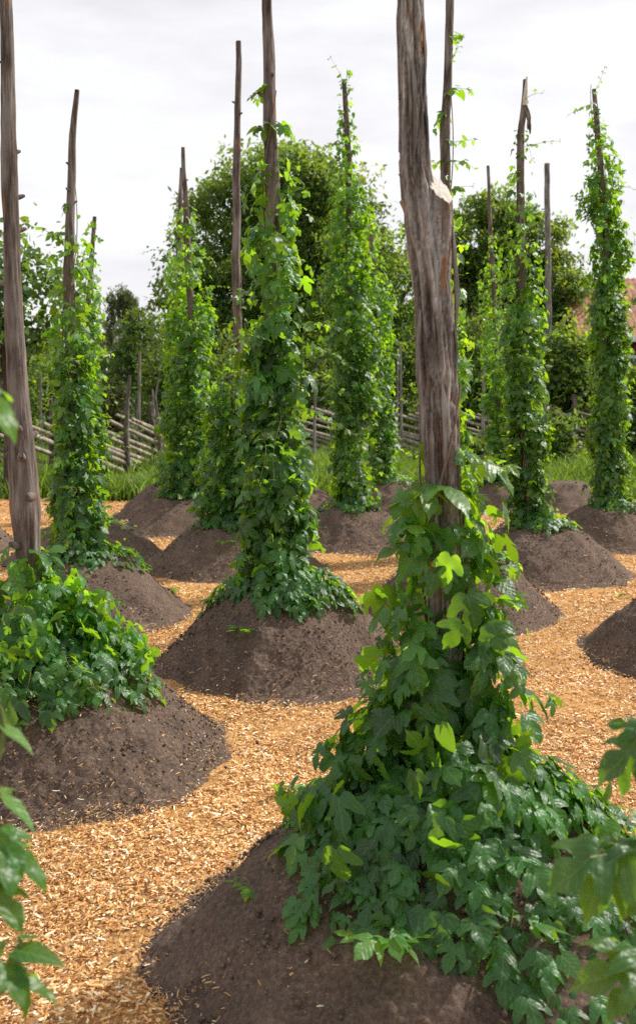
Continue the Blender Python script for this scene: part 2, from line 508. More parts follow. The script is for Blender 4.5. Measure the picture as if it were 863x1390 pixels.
# ------------------------------------------------------------------ wood chips
def chips():
    r = np.random.default_rng(21)
    xs, ys, sc = [], [], []
    for y0, y1, dens, s in ((1.2, 4.5, 11500, .76), (4.5, 7.5, 5200, .9), (7.5, 11, 1700, 1.25), (11, 15, 800, 1.6)):
        w = .34 * y1 + .9
        n = int(dens * (y1 - y0) * 2 * w)
        xs.append(r.uniform(-w, w, n)); ys.append(r.uniform(y0, y1, n)); sc.append(np.full(n, s))
    x, y, s = map(np.concatenate, (xs, ys, sc))
    h = any_mound(x, y)
    wob = .03 * vnoise(np.column_stack([x * 6, y * 6, x * 0]), 4) + .03 * vnoise(np.column_stack([x * 2.2, y * 2.2, x * 0]), 14)
    keep = (y < PATH_POLY_Y(x)) & ((h + wob < .012) | (r.random(len(x)) < np.exp(-np.maximum(h, 0) / .09) * .42) | (r.random(len(x)) < .03))
    keep &= r.random(len(x)) < 1.15 + .55 * fbm(np.column_stack([x * 1.1, y * 1.1, x * 0]), 3, 41)
    x, y, s, h = x[keep], y[keep], s[keep], h[keep]
    n = len(x)
    L = s * (.008 + .033 * r.random(n) ** 2.2); W = s * r.uniform(.0022, .0055, n)
    on = h > .01
    L = np.where(on, L * .95, L); W = np.where(on, W * .55, W)
    yaw = r.uniform(0, PI, n); pit = r.normal(0, .22, n); roll = r.normal(0, .45, n)
    d = np.column_stack([np.cos(yaw) * np.cos(pit), np.sin(yaw) * np.cos(pit), np.sin(pit)])
    sd = np.column_stack([-np.sin(yaw) * np.cos(roll), np.cos(yaw) * np.cos(roll), np.sin(roll)])
    up = np.cross(d, sd)
    z = path_z(x, y) + .003 + .014 * r.random(n) + np.abs(np.sin(pit)) * L * .5
    z = np.where(on, np.maximum(h, 0) + .012, z)
    c = np.column_stack([x, y, z])
    arch = r.normal(0, .10, n) * L
    pts = []
    for k, t in enumerate((-.5, 0, .5)):
        base = c + d * (L * t)[:, None] + up * (arch if k == 1 else 0 * arch)[:, None]
        ww = W * (1.0 if k == 1 else .7)
        pts += [base - sd * ww[:, None], base + sd * ww[:, None]]
    v = np.stack(pts, 1).reshape(-1, 3)
    f = np.array([[0, 1, 3, 2], [2, 3, 5, 4]])[None] + (np.arange(n) * 6)[:, None, None]
    pal = np.array([(.63, .33, .125), (.74, .46, .20), (.49, .22, .07), (.86, .69, .43), (.68, .36, .14), (.27, .125, .05), (.90, .81, .62)])
    pat = (1 + .16 * fbm(np.column_stack([x * 1.5, y * 1.5, x * 0]), 3, 6))[:, None]
    col = 1.12 * pat * pal[r.choice(len(pal), n, p=[.24, .24, .14, .13, .12, .07, .06])] * r.uniform(.8, 1.15, (n, 1))
    col = np.where(on[:, None], col * .8, col)
    t = np.column_stack([col, np.ones(n)])
    b = MB(); b.add(v, f.reshape(-1, 4), np.repeat(t, 6, 0))
    o = b.build('wood_chips', CHIP, smooth=False)
    tag(o, 'orange wood chips strewn over the paths between the mounds', 'wood chips', kind='stuff')
chips()

# ------------------------------------------------------------------ hop poles
PATHS = {}
def pole_path(key, mk, pxs):
    Y = MOUNDS[mk][1] if isinstance(mk, str) else mk
    pts = np.array([at(p[0], p[1], Y) for p in pxs])
    k = np.array([(Y / cp) / F for p in pxs])
    rad = np.array([p[2] / 2 for p in pxs]) * k * 1.0
    # go down into the soil
    e = pts[-1].copy(); dz = e[2] + .15
    e[2] = -.12; 
    if dz > .02:
        pts = np.vstack([pts, e]); rad = np.append(rad, rad[-1])
    PATHS[key] = (pts[::-1], rad[::-1])
    return pts[::-1], rad[::-1]

def center(key, z):
    P, R = PATHS[key]
    return np.column_stack([np.interp(z, P[:, 2], P[:, 0]), np.interp(z, P[:, 2], P[:, 1])]), np.interp(z, P[:, 2], R)

CR, PL = [], []
def make_pole(key, mk, pxs, label, material, sides=18, step=.025, rough=.15, knots=10, name='hop_pole', cat='pole', group='hop poles', wobble=.012):
    P, R = pole_path(key, mk, pxs)
    L = np.linalg.norm(np.diff(P, axis=0), axis=1).sum()
    n = max(24, int(L / step))
    Q, q = resample(P, R, n)
    sd = abs(hash(key)) % 50 if False else sum(map(ord, key)) % 50
    Q[:, 0] += wobble * fbm(np.column_stack([Q[:, 2] * 1.6, np.zeros(n), np.zeros(n)]), 2, sd)
    root = empty(name, (Q[0, 0], Q[0, 1], max(0, Q[0, 2])), label, cat, group)
    def disp(s, ph, rr):
        c, d = np.cos(ph), np.sin(ph)
        p = np.column_stack([(c * 2.2).ravel(), (d * 2.2).ravel(), (s * 1.5).ravel()])
        p2 = np.column_stack([(c * 6).ravel(), (d * 6).ravel(), (s * 4.5).ravel()])
        p3 = np.column_stack([(c * 14).ravel(), (d * 14).ravel(), (s * 9).ravel()])
        a = fbm(p, 2, sd + 3) * .8 + (.5 - np.abs(fbm(p2, 2, sd + 7))) * .9 + fbm(p3, 2, sd + 9) * .35
        if sides > 60:      # plates of shaggy bark with long cracks between them
            p4 = np.column_stack([(c * 3.6).ravel(), (d * 3.6).ravel(), (s * 3.2).ravel()]); p4[:, :2] += .25 * fbm(p4 * 3, 2, 77)[:, None]
            p5 = np.column_stack([(c * 9).ravel(), (d * 9).ravel(), (s * 6).ravel()])
            crack = np.maximum(0, 1 - np.abs(vnoise(p4, 91)) / .10); crack2 = np.maximum(0, 1 - np.abs(vnoise(p5, 92)) / .13)
            plate = np.floor(vnoise(p5 * [.6, .6, .5], 95) * 3) / 3
            CR.append(np.maximum(crack, .8 * crack2) + 0 * plate); PL.append(plate)
            a = a * .75 - 1.15 * crack - .55 * crack2 + .55 * plate
        return a.reshape(rr.shape) * rr * rough
    b = MB(); CR.clear(); PL.clear()
    tube(b, Q, q, sides, disp)
    if CR:
        k = CR[0][:, None]; g_ = (1 + .55 * PL[0] + .18 * rng.normal(0, 1, len(PL[0])))[:, None]
        b.t[0][:, :3] = (np.array([1.05, 1.04, 1.06]) * g_) * (1 - k) + np.array([.75, .42, .26]) * k
    r = np.random.default_rng(sd)
    b.build('trunk', material, root)
    for _ in range(knots):
        k = r.integers(n // 5, n - 3); ph = r.uniform(0, 2 * PI)
        o = np.array([math.cos(ph), math.sin(ph), .35])
        kb = MB(); s = Q[k] + o * q[k] * .6
        ln = q[k] * r.uniform(.5, 1.1) + r.uniform(.004, .015)
        tube(kb, np.array([s, s + o * ln * .7, s + o * ln]), np.array([.42, .3, .2]) * q[k], 8)
        kb.build('knot', material, root)
    return root, Q, q

root1, Q1, q1 = make_pole('P1', 'A', [(549, -480, 28), (555, 0, 35), (560, 150, 36), (564, 235, 40), (574, 300, 47), (586, 380, 49), (593, 470, 49), (598, 600, 46), (604, 800, 46), (610, 1060, 47), (612, 1180, 48)],
    'thick shaggy barked foreground pole with a pale sawn branch stub', BARK_NEAR, 84, .008, .19, 0, wobble=.004)
# the sawn branch stub that runs up the right side of the foreground pole
Y1 = MOUNDS['A'][1]
b = MB()
sp_pts = np.array([at(590, 430, Y1 - .01), at(594, 350, Y1 - .012), at(596, 290, Y1 - .014), at(597, 256, Y1 - .016)])
Qs, qs = resample(sp_pts, np.array([.030, .037, .036, .033]), 60)
def sdisp(s, ph, rr):
    c, d = np.cos(ph), np.sin(ph)
    p4 = np.column_stack([(c * 3.2).ravel(), (d * 3.2).ravel(), (s * 3.2).ravel()]); p5 = np.column_stack([(c * 8).ravel(), (d * 8).ravel(), (s * 7).ravel()])
    crack = np.maximum(0, 1 - np.abs(vnoise(p4, 191)) / .12); crack2 = np.maximum(0, 1 - np.abs(vnoise(p5, 192)) / .14)
    CR.append(np.maximum(crack, .8 * crack2)); PL.append(np.floor(vnoise(p5 * [.6, .6, .5], 195) * 3) / 3)
    return (fbm(p4, 2, 5) * .10 - .16 * crack - .08 * crack2 + .08 * PL[-1]).reshape(rr.shape) * rr
CR.clear(); PL.clear()
v = tube(b, Qs, qs, 48, sdisp, cap=False)
vv = v.reshape(60, 48, 3); cc_ = vv.mean(1, keepdims=True)
fade = np.clip((np.arange(60) - 40) / 19, 0, 1)[:, None]
vv[:, :, 2] += fade * (-(vv[:, :, 0] - cc_[:, :, 0]) * .75 + (vv[:, :, 1] - cc_[:, :, 1]) * .9 + .003 * vnoise(np.repeat(np.arange(48)[:, None], 3, 1) * .7, 4)[None])
v = vv.reshape(-1, 3); b.v[0] = v
b.t[0][:, :3] = np.array([1.05, 1.04, 1.06]) * (1 + .5 * PL[0] + .18 * rng.normal(0, 1, len(PL[0])))[:, None] * (1 - CR[0][:, None]) + np.array([.75, .42, .26]) * CR[0][:, None]
stub = b.build('branch_stub', BARK_NEAR, root1)
# slanted pale cut face
ring = v[-48:].copy(); cen = ring.mean(0)
vs = [cen + (ring - cen) * t + np.array([0, 0, .0015]) * np.sign(1 - t) + (np.array([0, 0, 1.0]) * (.0008 * fbm(ring * 60 * t, 2, 3))[:, None] if t < .95 else 0) for t in (1.0, .9, .7, .45, .2, .02)]
vs = np.vstack(vs)
ff = [[a * 48 + k, a * 48 + (k + 1) % 48, (a + 1) * 48 + (k + 1) % 48, (a + 1) * 48 + k] for a in range(5) for k in range(48)]
b = MB(); b.add(vs, np.array(ff)); b.build('cut_face', CUT, stub)
# side knots and lifted strips of bark on the foreground pole
for (x0, y0, x1, y1, w) in ((556, 290, 544, 272, .012), (552, 250, 541, 236, .004), (577, 470, 558, 455, .003), (548, 62, 540, 62, .008), (551, 135, 541, 133, .008)):
    b = MB(); p0, p1 = at(x0, y0, Y1 - .005), at(x1, y1, Y1 - .01)
    tube(b, np.array([p0, (p0 + p1) / 2, p1]), np.array([w, w * .8, w * .5]), 10)
    b.build('knot' if w > .006 else 'twig', BARK_NEAR, root1)
def strip(ppx, w, root, Y, m, off=.0):
    pts = np.array([at(x, y, Y - o) for x, y, o in ppx]); Q, q = resample(pts, np.full(len(pts), w), 40)
    q = q * (1 - .55 * np.linspace(-1, 1, 40) ** 4) * (1 + .3 * vnoise(Q * 30, 3))
    b = MB(); D = np.array([.75, -.5, 0.]); N = np.array([-.5, -.75, 0.])
    th = .0022
    sec = [D * 1, D * .3 + N * .25, D * -1, D * .3 - N * .05]
    vs = np.stack([Q + (s * q[:, None]) + (N * th if k in (0, 1) else 0) for k, s in enumerate(sec)], 1).reshape(-1, 3)
    f = [[i * 4 + k, i * 4 + (k + 1) % 4, i * 4 + 4 + (k + 1) % 4, i * 4 + 4 + k] for i in range(39) for k in range(4)]
    b.add(vs, np.array(f)); b.build('bark_strip', m, root)
for pp, w in (([(612, 300, .02), (617, 350, .03), (620, 410, .025), (618, 450, .03)], .008),
              ([(616, 440, .03), (619, 480, .02), (615, 540, .035)], .006),
              ([(570, 420, .03), (567, 480, .035), (571, 540, .04), (574, 600, .04)], .009),
              ([(574, 20, .03), (577, 80, .026), (575, 140, .03)], .006),
              ([(577, 140, .03), (580, 190, .027), (577, 232, .03)], .007),
              ([(560, 80, .04), (563, 150, .042), (561, 220, .045)], .010),
              ([(588, 330, .05), (592, 400, .052), (594, 460, .05)], .011),
              ([(600, 520, .052), (603, 580, .052), (604, 650, .052)], .010),
              ([(585, 560, .05), (586, 620, .05), (590, 690, .05)], .009)):
    strip(pp, w, root1, Y1, BARK_NEAR)

root2, Q2, q2 = make_pole('P2', 'B', [(0, -160, 11), (7, 0, 15), (11, 150, 17), (15, 300, 20), (20, 430, 23), (27, 550, 27), (33, 640, 35), (36, 690, 37), (39, 740, 32), (42, 800, 32), (48, 950, 33)],
    'thick bare pole at the left edge rising from the bushy hop, with low knot', BARK, 48, .012, .16, 12, wobble=.003)
b = MB(); kp = at(39, 675, MOUNDS['B'][1] - .052)
tube(b, np.array([kp + [0, .03, 0], kp, kp + [0, -.012, 0]]), np.array([.026, .021, .010]), 14); b.build('knot', BARK, root2)

make_pole('P3', 'C', [(103, 122, 6), (100, 200, 9), (97, 300, 12), (95, 420, 16), (95, 500, 16), (99, 640, 17), (106, 815, 18)], 'dark pole with bare top standing between the left edge pole and the fence', BARK, 20, .025)
root4, _, _ = make_pole('P4', 'D', [(361, -190, 10), (365, 0, 13), (367, 130, 16), (369, 250, 18), (370, 400, 18), (373, 600, 19), (381, 860, 21)], 'reddish brown central pole above the widest mound, running out of the top', BARK, 28, .02, .12, 10)
make_pole('P5', 'E', [(323, 56, 7), (321, 200, 9), (320, 350, 11), (322, 480, 12), (317, 640, 12), (316, 755, 12)], 'bare topped slender pole just left of the central pole', BARK, 16, .03)
make_pole('P6', 'F', [(248, 200, 4.5), (252, 280, 7), (257, 380, 9), (258, 520, 9), (253, 705, 9)], 'right pole of the close pair at left centre, its tip slightly bent', BARK, 14, .04)
make_pole('P6b', 'G', [(247, 228, 5), (244, 330, 7), (242, 440, 8), (239, 690, 8)], 'left pole of the close pair at left centre, standing behind its partner', BARK, 14, .04)
make_pole('P7', 'H', [(468, 112, 6), (471, 200, 8), (475, 330, 9), (478, 500, 10), (481, 725, 10)], 'hop clad pole right of the central pole with a curling shoot above its tip', BARK, 14, .035)
make_pole('P8', 'J', [(613, -120, 8), (610, 0, 10), (609, 100, 10), (606, 200, 13), (606, 300, 13), (609, 450, 13), (618, 815, 14)], 'dark thin pole just behind the thick foreground pole, few leaf pairs up its length', BARK, 18, .025)
root9, _, _ = make_pole('P9', 'K', [(714, 108, 5), (712, 140, 8), (708, 180, 9), (707, 260, 10), (707, 400, 11), (713, 600, 12), (723, 765, 12)], 'right-hand pole with a pale broken tip and a hanging strip of bark', BARK, 16, .03)
b = MB(); tp = [at(711.5, 143, MOUNDS['K'][1] - .03), at(713, 125, MOUNDS['K'][1] - .028), at(714.5, 104, MOUNDS['K'][1] - .02)]
tube(b, np.array(tp), np.array([.021, .018, .006]), 10); b.build('broken_tip', CUT, root9)
for pp in ([(714, 142, .03), (718, 158, .03), (719, 182, .03)], [(712, 146, .03), (716, 160, .04), (716, 176, .03)]): strip(pp, .014, root9, MOUNDS['K'][1], BARK)
make_pole('P10', 'L', [(804, 121, 5), (808, 170, 7), (815, 230, 8), (822, 330, 9), (824, 500, 10), (822, 725, 10)], 'slanting pole at the right edge, leafy almost to its tip', BARK, 14, .035)
make_pole('P12', 'P', [(127, 294, 5), (123, 350, 6), (118, 450, 8), (116, 735, 8)], 'short thin pole behind the left bare topped pole', BARK, 12, .04)
make_pole('P13', 'N', [(661, 225, 4), (664, 300, 5), (670, 420, 6), (682, 680, 6)], 'far thin pole between the foreground pole and the right-hand hops', BARK, 10, .05)
make_pole('P15', 'I', [(505, 318, 5), (512, 450, 6), (520, 680, 7)], 'far pole almost hidden in leaves behind the hop right of centre', BARK, 10, .05)
make_pole('P14', 29.0, [(742, 222, 7), (743, 330, 8), (745, 640, 8)], 'straight bare grey post standing clear above the far shrubs at right', GREYWOOD, 12, .08, .03, 0, name='utility_pole', cat='post', group=None)

# ------------------------------------------------------------------ hop plants
def shoot_mesh(mb, start, d, length, droop, s0, r, tpl, tint=(1, 1, 1), rad=.0022, gap=.055, lmat=0, smat=1, pairs=True):
    n = 18
    d = nrm(np.asarray(d, float)[None])[0]
    t = np.linspace(0, 1, n)[:, None]
    side = nrm(np.cross(d, [0, 0, 1.0])[None])[0]
    P = start + d * length * t + np.array([0, 0, -1.0]) * droop * length * t ** 2 + side * .07 * length * np.sin(t * 5 + r.uniform(0, 6))
    tube(mb, P, rad * (1 - .6 * t[:, 0]), 5, mat=smat)
    k = max(3, int(length / gap))
    tt = np.linspace(.12, 1, k); pos, tip, nor, sz = [], [], [], []
    for q, a in enumerate(tt):
        p = np.array([np.interp(a, t[:, 0], P[:, c]) for c in range(3)])
        for sgn in ((-1, 1) if pairs else ((-1) ** q,)):
            if r.random() < .12: continue
            o = nrm((side * sgn + d * r.uniform(.1, .6) + r.normal(0, .25, 3))[None])[0]
            pos.append(p + o * .028); tip.append(o + np.array([0, 0, -r.uniform(.1, .7)])); nor.append(np.array([0, 0, 1.0]) + r.normal(0, .35, 3) + o * .2)
            sz.append(s0 * (1.05 - .72 * a) * r.uniform(.75, 1.2))
            tube(mb, np.array([p, p + o * .03]), .0011, 3, mat=smat, cap=False)
    pos.append(P[-1]); tip.append(d); nor.append(np.array([0, 0, 1.0]) + r.normal(0, .3, 3)); sz.append(s0 * .3)
    n2 = len(pos)
    leaves(mb, tpl, np.array(pos), np.array(tip), np.array(nor), np.array(sz), tints(n2, r, tint), r, lmat)

def hop_plant(key, mk, prof, label, size=.095, skirt=.35, skirt_n=260, cover=2.6, near=0, n_shoots=6, tint=(1, 1, 1), skirt_dir=None, shoots=(), seed=0, name='hop_plant', slim=.74):
    r = np.random.default_rng(100 + seed + sum(map(ord, key)))
    mx, my, MR, MH = MOUNDS[mk]
    Y = my
    zs = np.array([at(CX, p[0], Y)[2] for p in prof]); hw = np.array([p[1] for p in prof]) * (Y / cp) / F; de = np.array([p[2] for p in prof])
    o = np.argsort(zs); zs, hw, de = zs[o], hw[o], de[o]
    root = empty(name, (mx, my, MH * .9), label, 'hop plant', 'hop plants')
    size = size * .74; hw = np.maximum(hw * (1.0 if key in ('P1', 'P2') else .82 if near else slim) - .45 * size, .03)
    zz = np.linspace(zs[0], zs[-1], 300); w = np.interp(zz, zs, hw) * np.interp(zz, zs, de) ** 1.6
    area = np.trapz(2 * PI * w, zz)
    sz_avg = size * .86
    n = int(cover * .86 * area / (.5 * sz_avg ** 2))
    cdf = np.cumsum(w); cdf /= cdf[-1]
    z = np.interp(r.random(n * 2), cdf, zz); ph = r.uniform(0, 2 * PI, n * 2)
    # clumps: keep where clump noise is high
    cn = fbm(np.column_stack([np.cos(ph) * 1.2, np.sin(ph) * 1.2, z * 3.4]), 3, seed + 5)
    thr = r.normal(0, .30, n * 2) - .45 * np.clip(np.interp(z, zs, de) - .75, 0, 1) / .25
    ok = cn > thr - .05
    z, ph, cn = z[ok][:n], ph[ok][:n], cn[ok][:n]
    n = len(z)
    c, pr = center(key, z)
    R = np.interp(z, zs, hw)
    rad = np.maximum(pr * 1.15, R * (.28 + .74 * r.random(n) ** .6) * (1 + .55 * cn))
    far = r.random(n) < .07
    rad = np.where(far, R * r.uniform(1.05, 1.55, n), rad)
    od = np.column_stack([np.cos(ph), np.sin(ph), np.zeros(n)])
    pos = np.column_stack([c, z]) + od * rad[:, None]
    up = np.array([0, 0, 1.0])
    tip = od * r.uniform(.0, .75, n)[:, None] - up * r.uniform(.25, 1.0, n)[:, None] + r.normal(0, .42, (n, 3))
    nor = od * .85 + up * r.uniform(.25, 1.1, n)[:, None] + r.normal(0, .33, (n, 3))
    relh = (z - zs[0]) / max(zs[-1] - zs[0], .01)
    s = size * (.42 + .9 * r.random(n) ** 1.3) * (1.06 - .25 * relh)
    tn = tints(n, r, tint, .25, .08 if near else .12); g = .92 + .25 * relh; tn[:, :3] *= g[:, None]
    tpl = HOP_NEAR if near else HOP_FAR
    b = MB()
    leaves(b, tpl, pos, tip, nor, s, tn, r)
    # skirt spreading over the mound
    if skirt_n:
        skirt_n = int(skirt_n * 1.5)
        q = r.random(skirt_n) ** .62; a = r.uniform(0, 2 * PI, skirt_n)
        lob = 1 + .28 * fbm(np.column_stack([np.cos(a) * 1.4 + seed, np.sin(a) * 1.4, a * 0]), 3, seed + 9)
        if skirt_dir is not None:
            lob = lob * (1 + skirt_dir[1] * np.cos(a - skirt_dir[0]))
        rr = skirt * lob * q
        x, y = mx + rr * np.cos(a), my + rr * np.sin(a)
        zb = np.maximum(mound_h(mk, x, y), 0)
        z2 = zb + .02 + (.05 + .16 * (1 - q)) * r.random(skirt_n) * (size / .095)
        od = np.column_stack([np.cos(a), np.sin(a), np.zeros(skirt_n)])
        tip = od * .75 - up * r.uniform(.3, .8, skirt_n)[:, None] + r.normal(0, .27, (skirt_n, 3))
        nor = od * .6 + up * .85 + r.normal(0, .22, (skirt_n, 3))
        leaves(b, tpl, np.column_stack([x, y, z2]), tip, nor, size * r.uniform(.40, 1.04, skirt_n), tints(skirt_n, r, tint, .25, .06), r)
    b.build('foliage', HOP, root)
    # twining stems
    b = MB()
    for k in range(4):
        zt = zs[-1] - (zs[-1] - zs[0]) * .14 * k
        m = 120; zc = np.linspace(MH * .7, zt, m); cc, pr = center(key, zc)
        a = r.uniform(0, 6.28) + zc * r.uniform(3.0, 5.0)
        rr = pr * (1.17 if near else 1.10) + .005
        tube(b, np.column_stack([cc[:, 0] + rr * np.cos(a), cc[:, 1] + rr * np.sin(a), zc]), np.linspace(.0075, .003, m), 5)
    b.build('twining_stem', VINE, root)
    for k in range(int(n_shoots * 2.2)):
        b = MB(); zc = z[r.integers(n)]; a = r.uniform(0, 2 * PI); cc, pr = center(key, np.array([zc]))
        Rz = np.interp(zc, zs, hw) * .6
        st = np.array([cc[0, 0] + Rz * math.cos(a), cc[0, 1] + Rz * math.sin(a), zc])
        shoot_mesh(b, st, (math.cos(a), math.sin(a), r.uniform(-.1, .9)), r.uniform(.22, .55), r.uniform(.2, 1.1), size * .8, r, tpl, tint)
        b.build('shoot', [HOP, SHOOT_STEM], root)
    for (x0, y0, x1, y1, dr, s_) in shoots:
        b = MB(); p0, p1 = at(x0, y0, Y), at(x1, y1, Y)
        shoot_mesh(b, p0, p1 - p0 + [0, r.uniform(-.1, .1), 0], np.linalg.norm(p1 - p0) * 1.05, dr, s_, r, tpl, tint)
        b.build('shoot', [HOP, SHOOT_STEM], root)
    return root

hop_plant('P1', 'A', [(425, 20, .0), (575, 25, .02), (615, 56, .40), (680, 74, .66), (740, 80, .70), (800, 84, .78), (870, 92, .92), (930, 106, 1), (990, 120, 1), (1040, 150, 1), (1085, 200, 1)],
    'foreground hop plant with big leaves flaring into a skirt over the nearest mound', .098, .56, 900, 2.3, 1, 0, (1, 1, 1), (-PI / 2 + .5, .18),
    [(560, 1010, 420, 1090, .15, .09), (570, 1040, 385, 1120, .2, .09), (640, 1020, 840, 1085, .15, .09), (660, 1060, 855, 1130, .15, .085), (560, 960, 455, 990, .2, .08),
     (620, 640, 690, 610, .3, .13), (600, 700, 540, 720, .4, .14), (640, 850, 735, 900, .3, .11), (590, 660, 545, 650, .5, .13), (640, 760, 690, 790, .4, .13)], seed=1)
hop_plant('P2', 'B', [(725, 22, .12), (770, 45, .6), (820, 95, 1), (870, 125, 1), (905, 140, 1)],
    'low bushy hop plant spilling over the left mound around a bare pole', .100, .42, 420, 2.6, 1, 6, (1.05, 1.05, 1.1), (-.1, .30), [(120, 870, 210, 905, .2, .085), (130, 890, 215, 940, .2, .08), (60, 760, 68, 735, .3, .08), (45, 760, 75, 720, .6, .1)], seed=2)
hop_plant('P3', 'C', [(240, 16, .05), (300, 36, .24), (370, 44, .42), (440, 44, .66), (510, 40, .95), (600, 40, 1), (690, 42, 1), (745, 55, 1), (785, 70, 1)],
    'tall hop with dense lower half on the left, in front of the fence', .092, .38, 360, 2.6, 0, 8, (1, 1, 1), (-.3, .3), [(100, 500, 150, 460, .3, .08), (90, 330, 50, 300, .2, .09), (95, 420, 62, 470, .5, .08), (110, 460, 160, 520, .5, .07)], seed=3)
hop_plant('P4', 'D', [(125, 22, .04), (200, 34, .22), (260, 48, .48), (330, 54, .66), (420, 54, .86), (500, 50, 1), (600, 50, 1), (690, 56, 1), (750, 68, 1), (810, 84, 1)],
    'lush central hop plant climbing the reddish pole above the widest mound', .108, .40, 420, 2.6, 1, 7, (1, 1, 1), None, [(420, 800, 475, 840, .3, .075), (340, 830, 280, 810, -.1, .06), (360, 170, 345, 175, .3, .11), (375, 165, 392, 172, .5, .11), (365, 125, 345, 122, .4, .10), (470, 800, 500, 812, .2, .04)], seed=4)
hop_plant('P5', 'E', [(330, 20, .05), (430, 36, .16), (500, 42, .5), (560, 46, .9), (640, 48, 1), (710, 58, 1)],
    'hop plant wedged close behind the left side of the central hop', .092, .36, 240, 2.4, 0, 6, seed=5)
hop_plant('P6', 'F', [(275, 22, .22), (340, 34, .5), (420, 40, .8), (520, 42, 1), (620, 40, 1), (685, 44, 1)],
    'columnar hop on the pair of poles at left centre, grass at its foot', .090, .30, 200, 2.6, 0, 6, (1.05, 1.05, 1), seed=6)
hop_plant('P6b', 'G', [(290, 18, .2), (400, 26, .4), (560, 28, .7), (680, 32, .8)], 'thinner hop growing up behind the columnar hop at left centre', .085, .28, 120, 2.0, 0, 4, (1.15, 1.1, .9), seed=7)
hop_plant('P7', 'H', [(95, 8, .2), (150, 16, .55), (220, 26, .68), (300, 38, .82), (370, 46, .9), (470, 46, 1), (560, 38, 1), (640, 36, 1), (695, 42, 1)],
    'tall hop right of the central hop, leafy to the very top', .088, .30, 220, 2.3, 0, 8, (1.05, 1.05, 1), None, [(467, 115, 450, 88, -.2, .06), (470, 130, 474, 100, .2, .06), (520, 690, 528, 705, .3, .05)], seed=8)
hop_plant('P8', 'J', [(60, 14, .02), (200, 20, .05), (290, 34, .22), (400, 42, .5), (520, 48, .7), (640, 52, .9), (740, 60, 1), (780, 66, 1)],
    'hop growing up directly behind the thick foreground pole', .100, .34, 240, 2.2, 0, 6, (1.1, 1.1, .95), None, [(605, 105, 622, 47, .2, .05), (609, 50, 625, 46, .2, .09), (606, 120, 634, 122, .1, .10), (606, 150, 592, 168, .2, .10), (607, 195, 640, 188, .1, .10), (608, 220, 642, 212, .5, .10), (605, 215, 580, 222, .2, .09), (607, 260, 640, 240, .3, .08)], seed=9)
hop_plant('P9', 'K', [(150, 16, .03), (230, 26, .20), (300, 36, .48), (370, 40, .72), (450, 40, .9), (560, 37, 1), (660, 36, 1), (715, 42, 1)],
    'columnar hop on the pole with the broken tip, above the broad right mound', .092, .30, 220, 2.6, 0, 7, (1, 1, 1), None, [(708, 200, 755, 185, .2, .05), (709, 230, 690, 236, .3, .08), (709, 135, 735, 120, .2, .05), (708, 180, 722, 205, .3, .06), (708, 165, 700, 185, .3, .07)], seed=10)
hop_plant('P10', 'L', [(115, 10, .15), (170, 20, .5), (230, 32, .75), (300, 38, .92), (400, 36, 1), (500, 34, 1), (600, 32, 1), (695, 36, 1)],
    'dense hop column at the right edge with leaves along the leaning tip', .086, .32, 240, 2.6, 0, 7, (1, 1, 1), (-.2, .3), [(805, 140, 768, 155, .1, .06), (804, 130, 818, 92, .1, .05), (812, 250, 790, 280, .4, .06), (810, 280, 782, 290, .3, .06)], seed=11)
hop_plant('P12', 'P', [(298, 14, .2), (360, 26, .5), (430, 34, .8), (540, 32, 1), (720, 38, 1)], 'hop on the short thin pole behind the left tall hop', .085, .26, 140, 2.2, 0, 5, (1.1, 1.1, .95), seed=12)
hop_plant('P13', 'N', [(290, 12, .12), (400, 24, .5), (500, 30, .8), (600, 32, 1), (675, 34, 1)], 'far hop on the thin pole between the foreground pole and the right-hand hops', .085, .28, 120, 2.2, 0, 4, (1.1, 1.1, .95), seed=13)
hop_plant('P15', 'I', [(300, 16, .4), (400, 28, .8), (520, 28, 1), (660, 28, 1)], 'far hop peeping out behind the tall hop right of centre', .085, .28, 120, 2.2, 0, 4, (1.1, 1.1, .95), seed=15)

# ------------------------------------------------------------------ near plants that lean into the frame
def near_plant(name, label, base, stems, tint, seed, tpl, face, cat='plant'):
    r = np.random.default_rng(seed)
    root = empty(name, (base[0], base[1], 0), label, cat)
    for pts, leafs in stems:
        P, q = resample(np.array([[base[0], base[1], 0]] + [list(at(*p)) for p in pts]), np.linspace(.006, .0025, len(pts) + 1), 40)
        b = MB(); tube(b, P, q, 6); st = b.build('stem', SHOOT_STEM, root)
        b = MB()
        pos, tip, nor, sz = [], [], [], []
        for (x, y, Y, tx, ty, dz, s) in leafs:
            p0, p1 = at(x, y, Y), at(tx, ty, Y + dz)
            d = (p1 - p0) * .84; pos.append(p0); tip.append(d); sz.append(np.linalg.norm(d) / 1.08)
            nor.append(np.array([r.normal(0, .25), face + r.normal(0, .2), 1.0]))
            k = np.argmin(np.linalg.norm(P - p0, axis=1)); mid_ = (P[k] + p0) / 2 + [0, 0, .01]
            tube(b, np.array([P[k], mid_, p0 + d * .02]), .0014, 5, mat=1)
        leaves(b, tpl, np.array(pos), np.array(tip), np.array(nor), np.array(sz), tints(len(pos), r, tint, .15), r)
        b.build('foliage', [HOP, SHOOT_STEM], root)
    return root

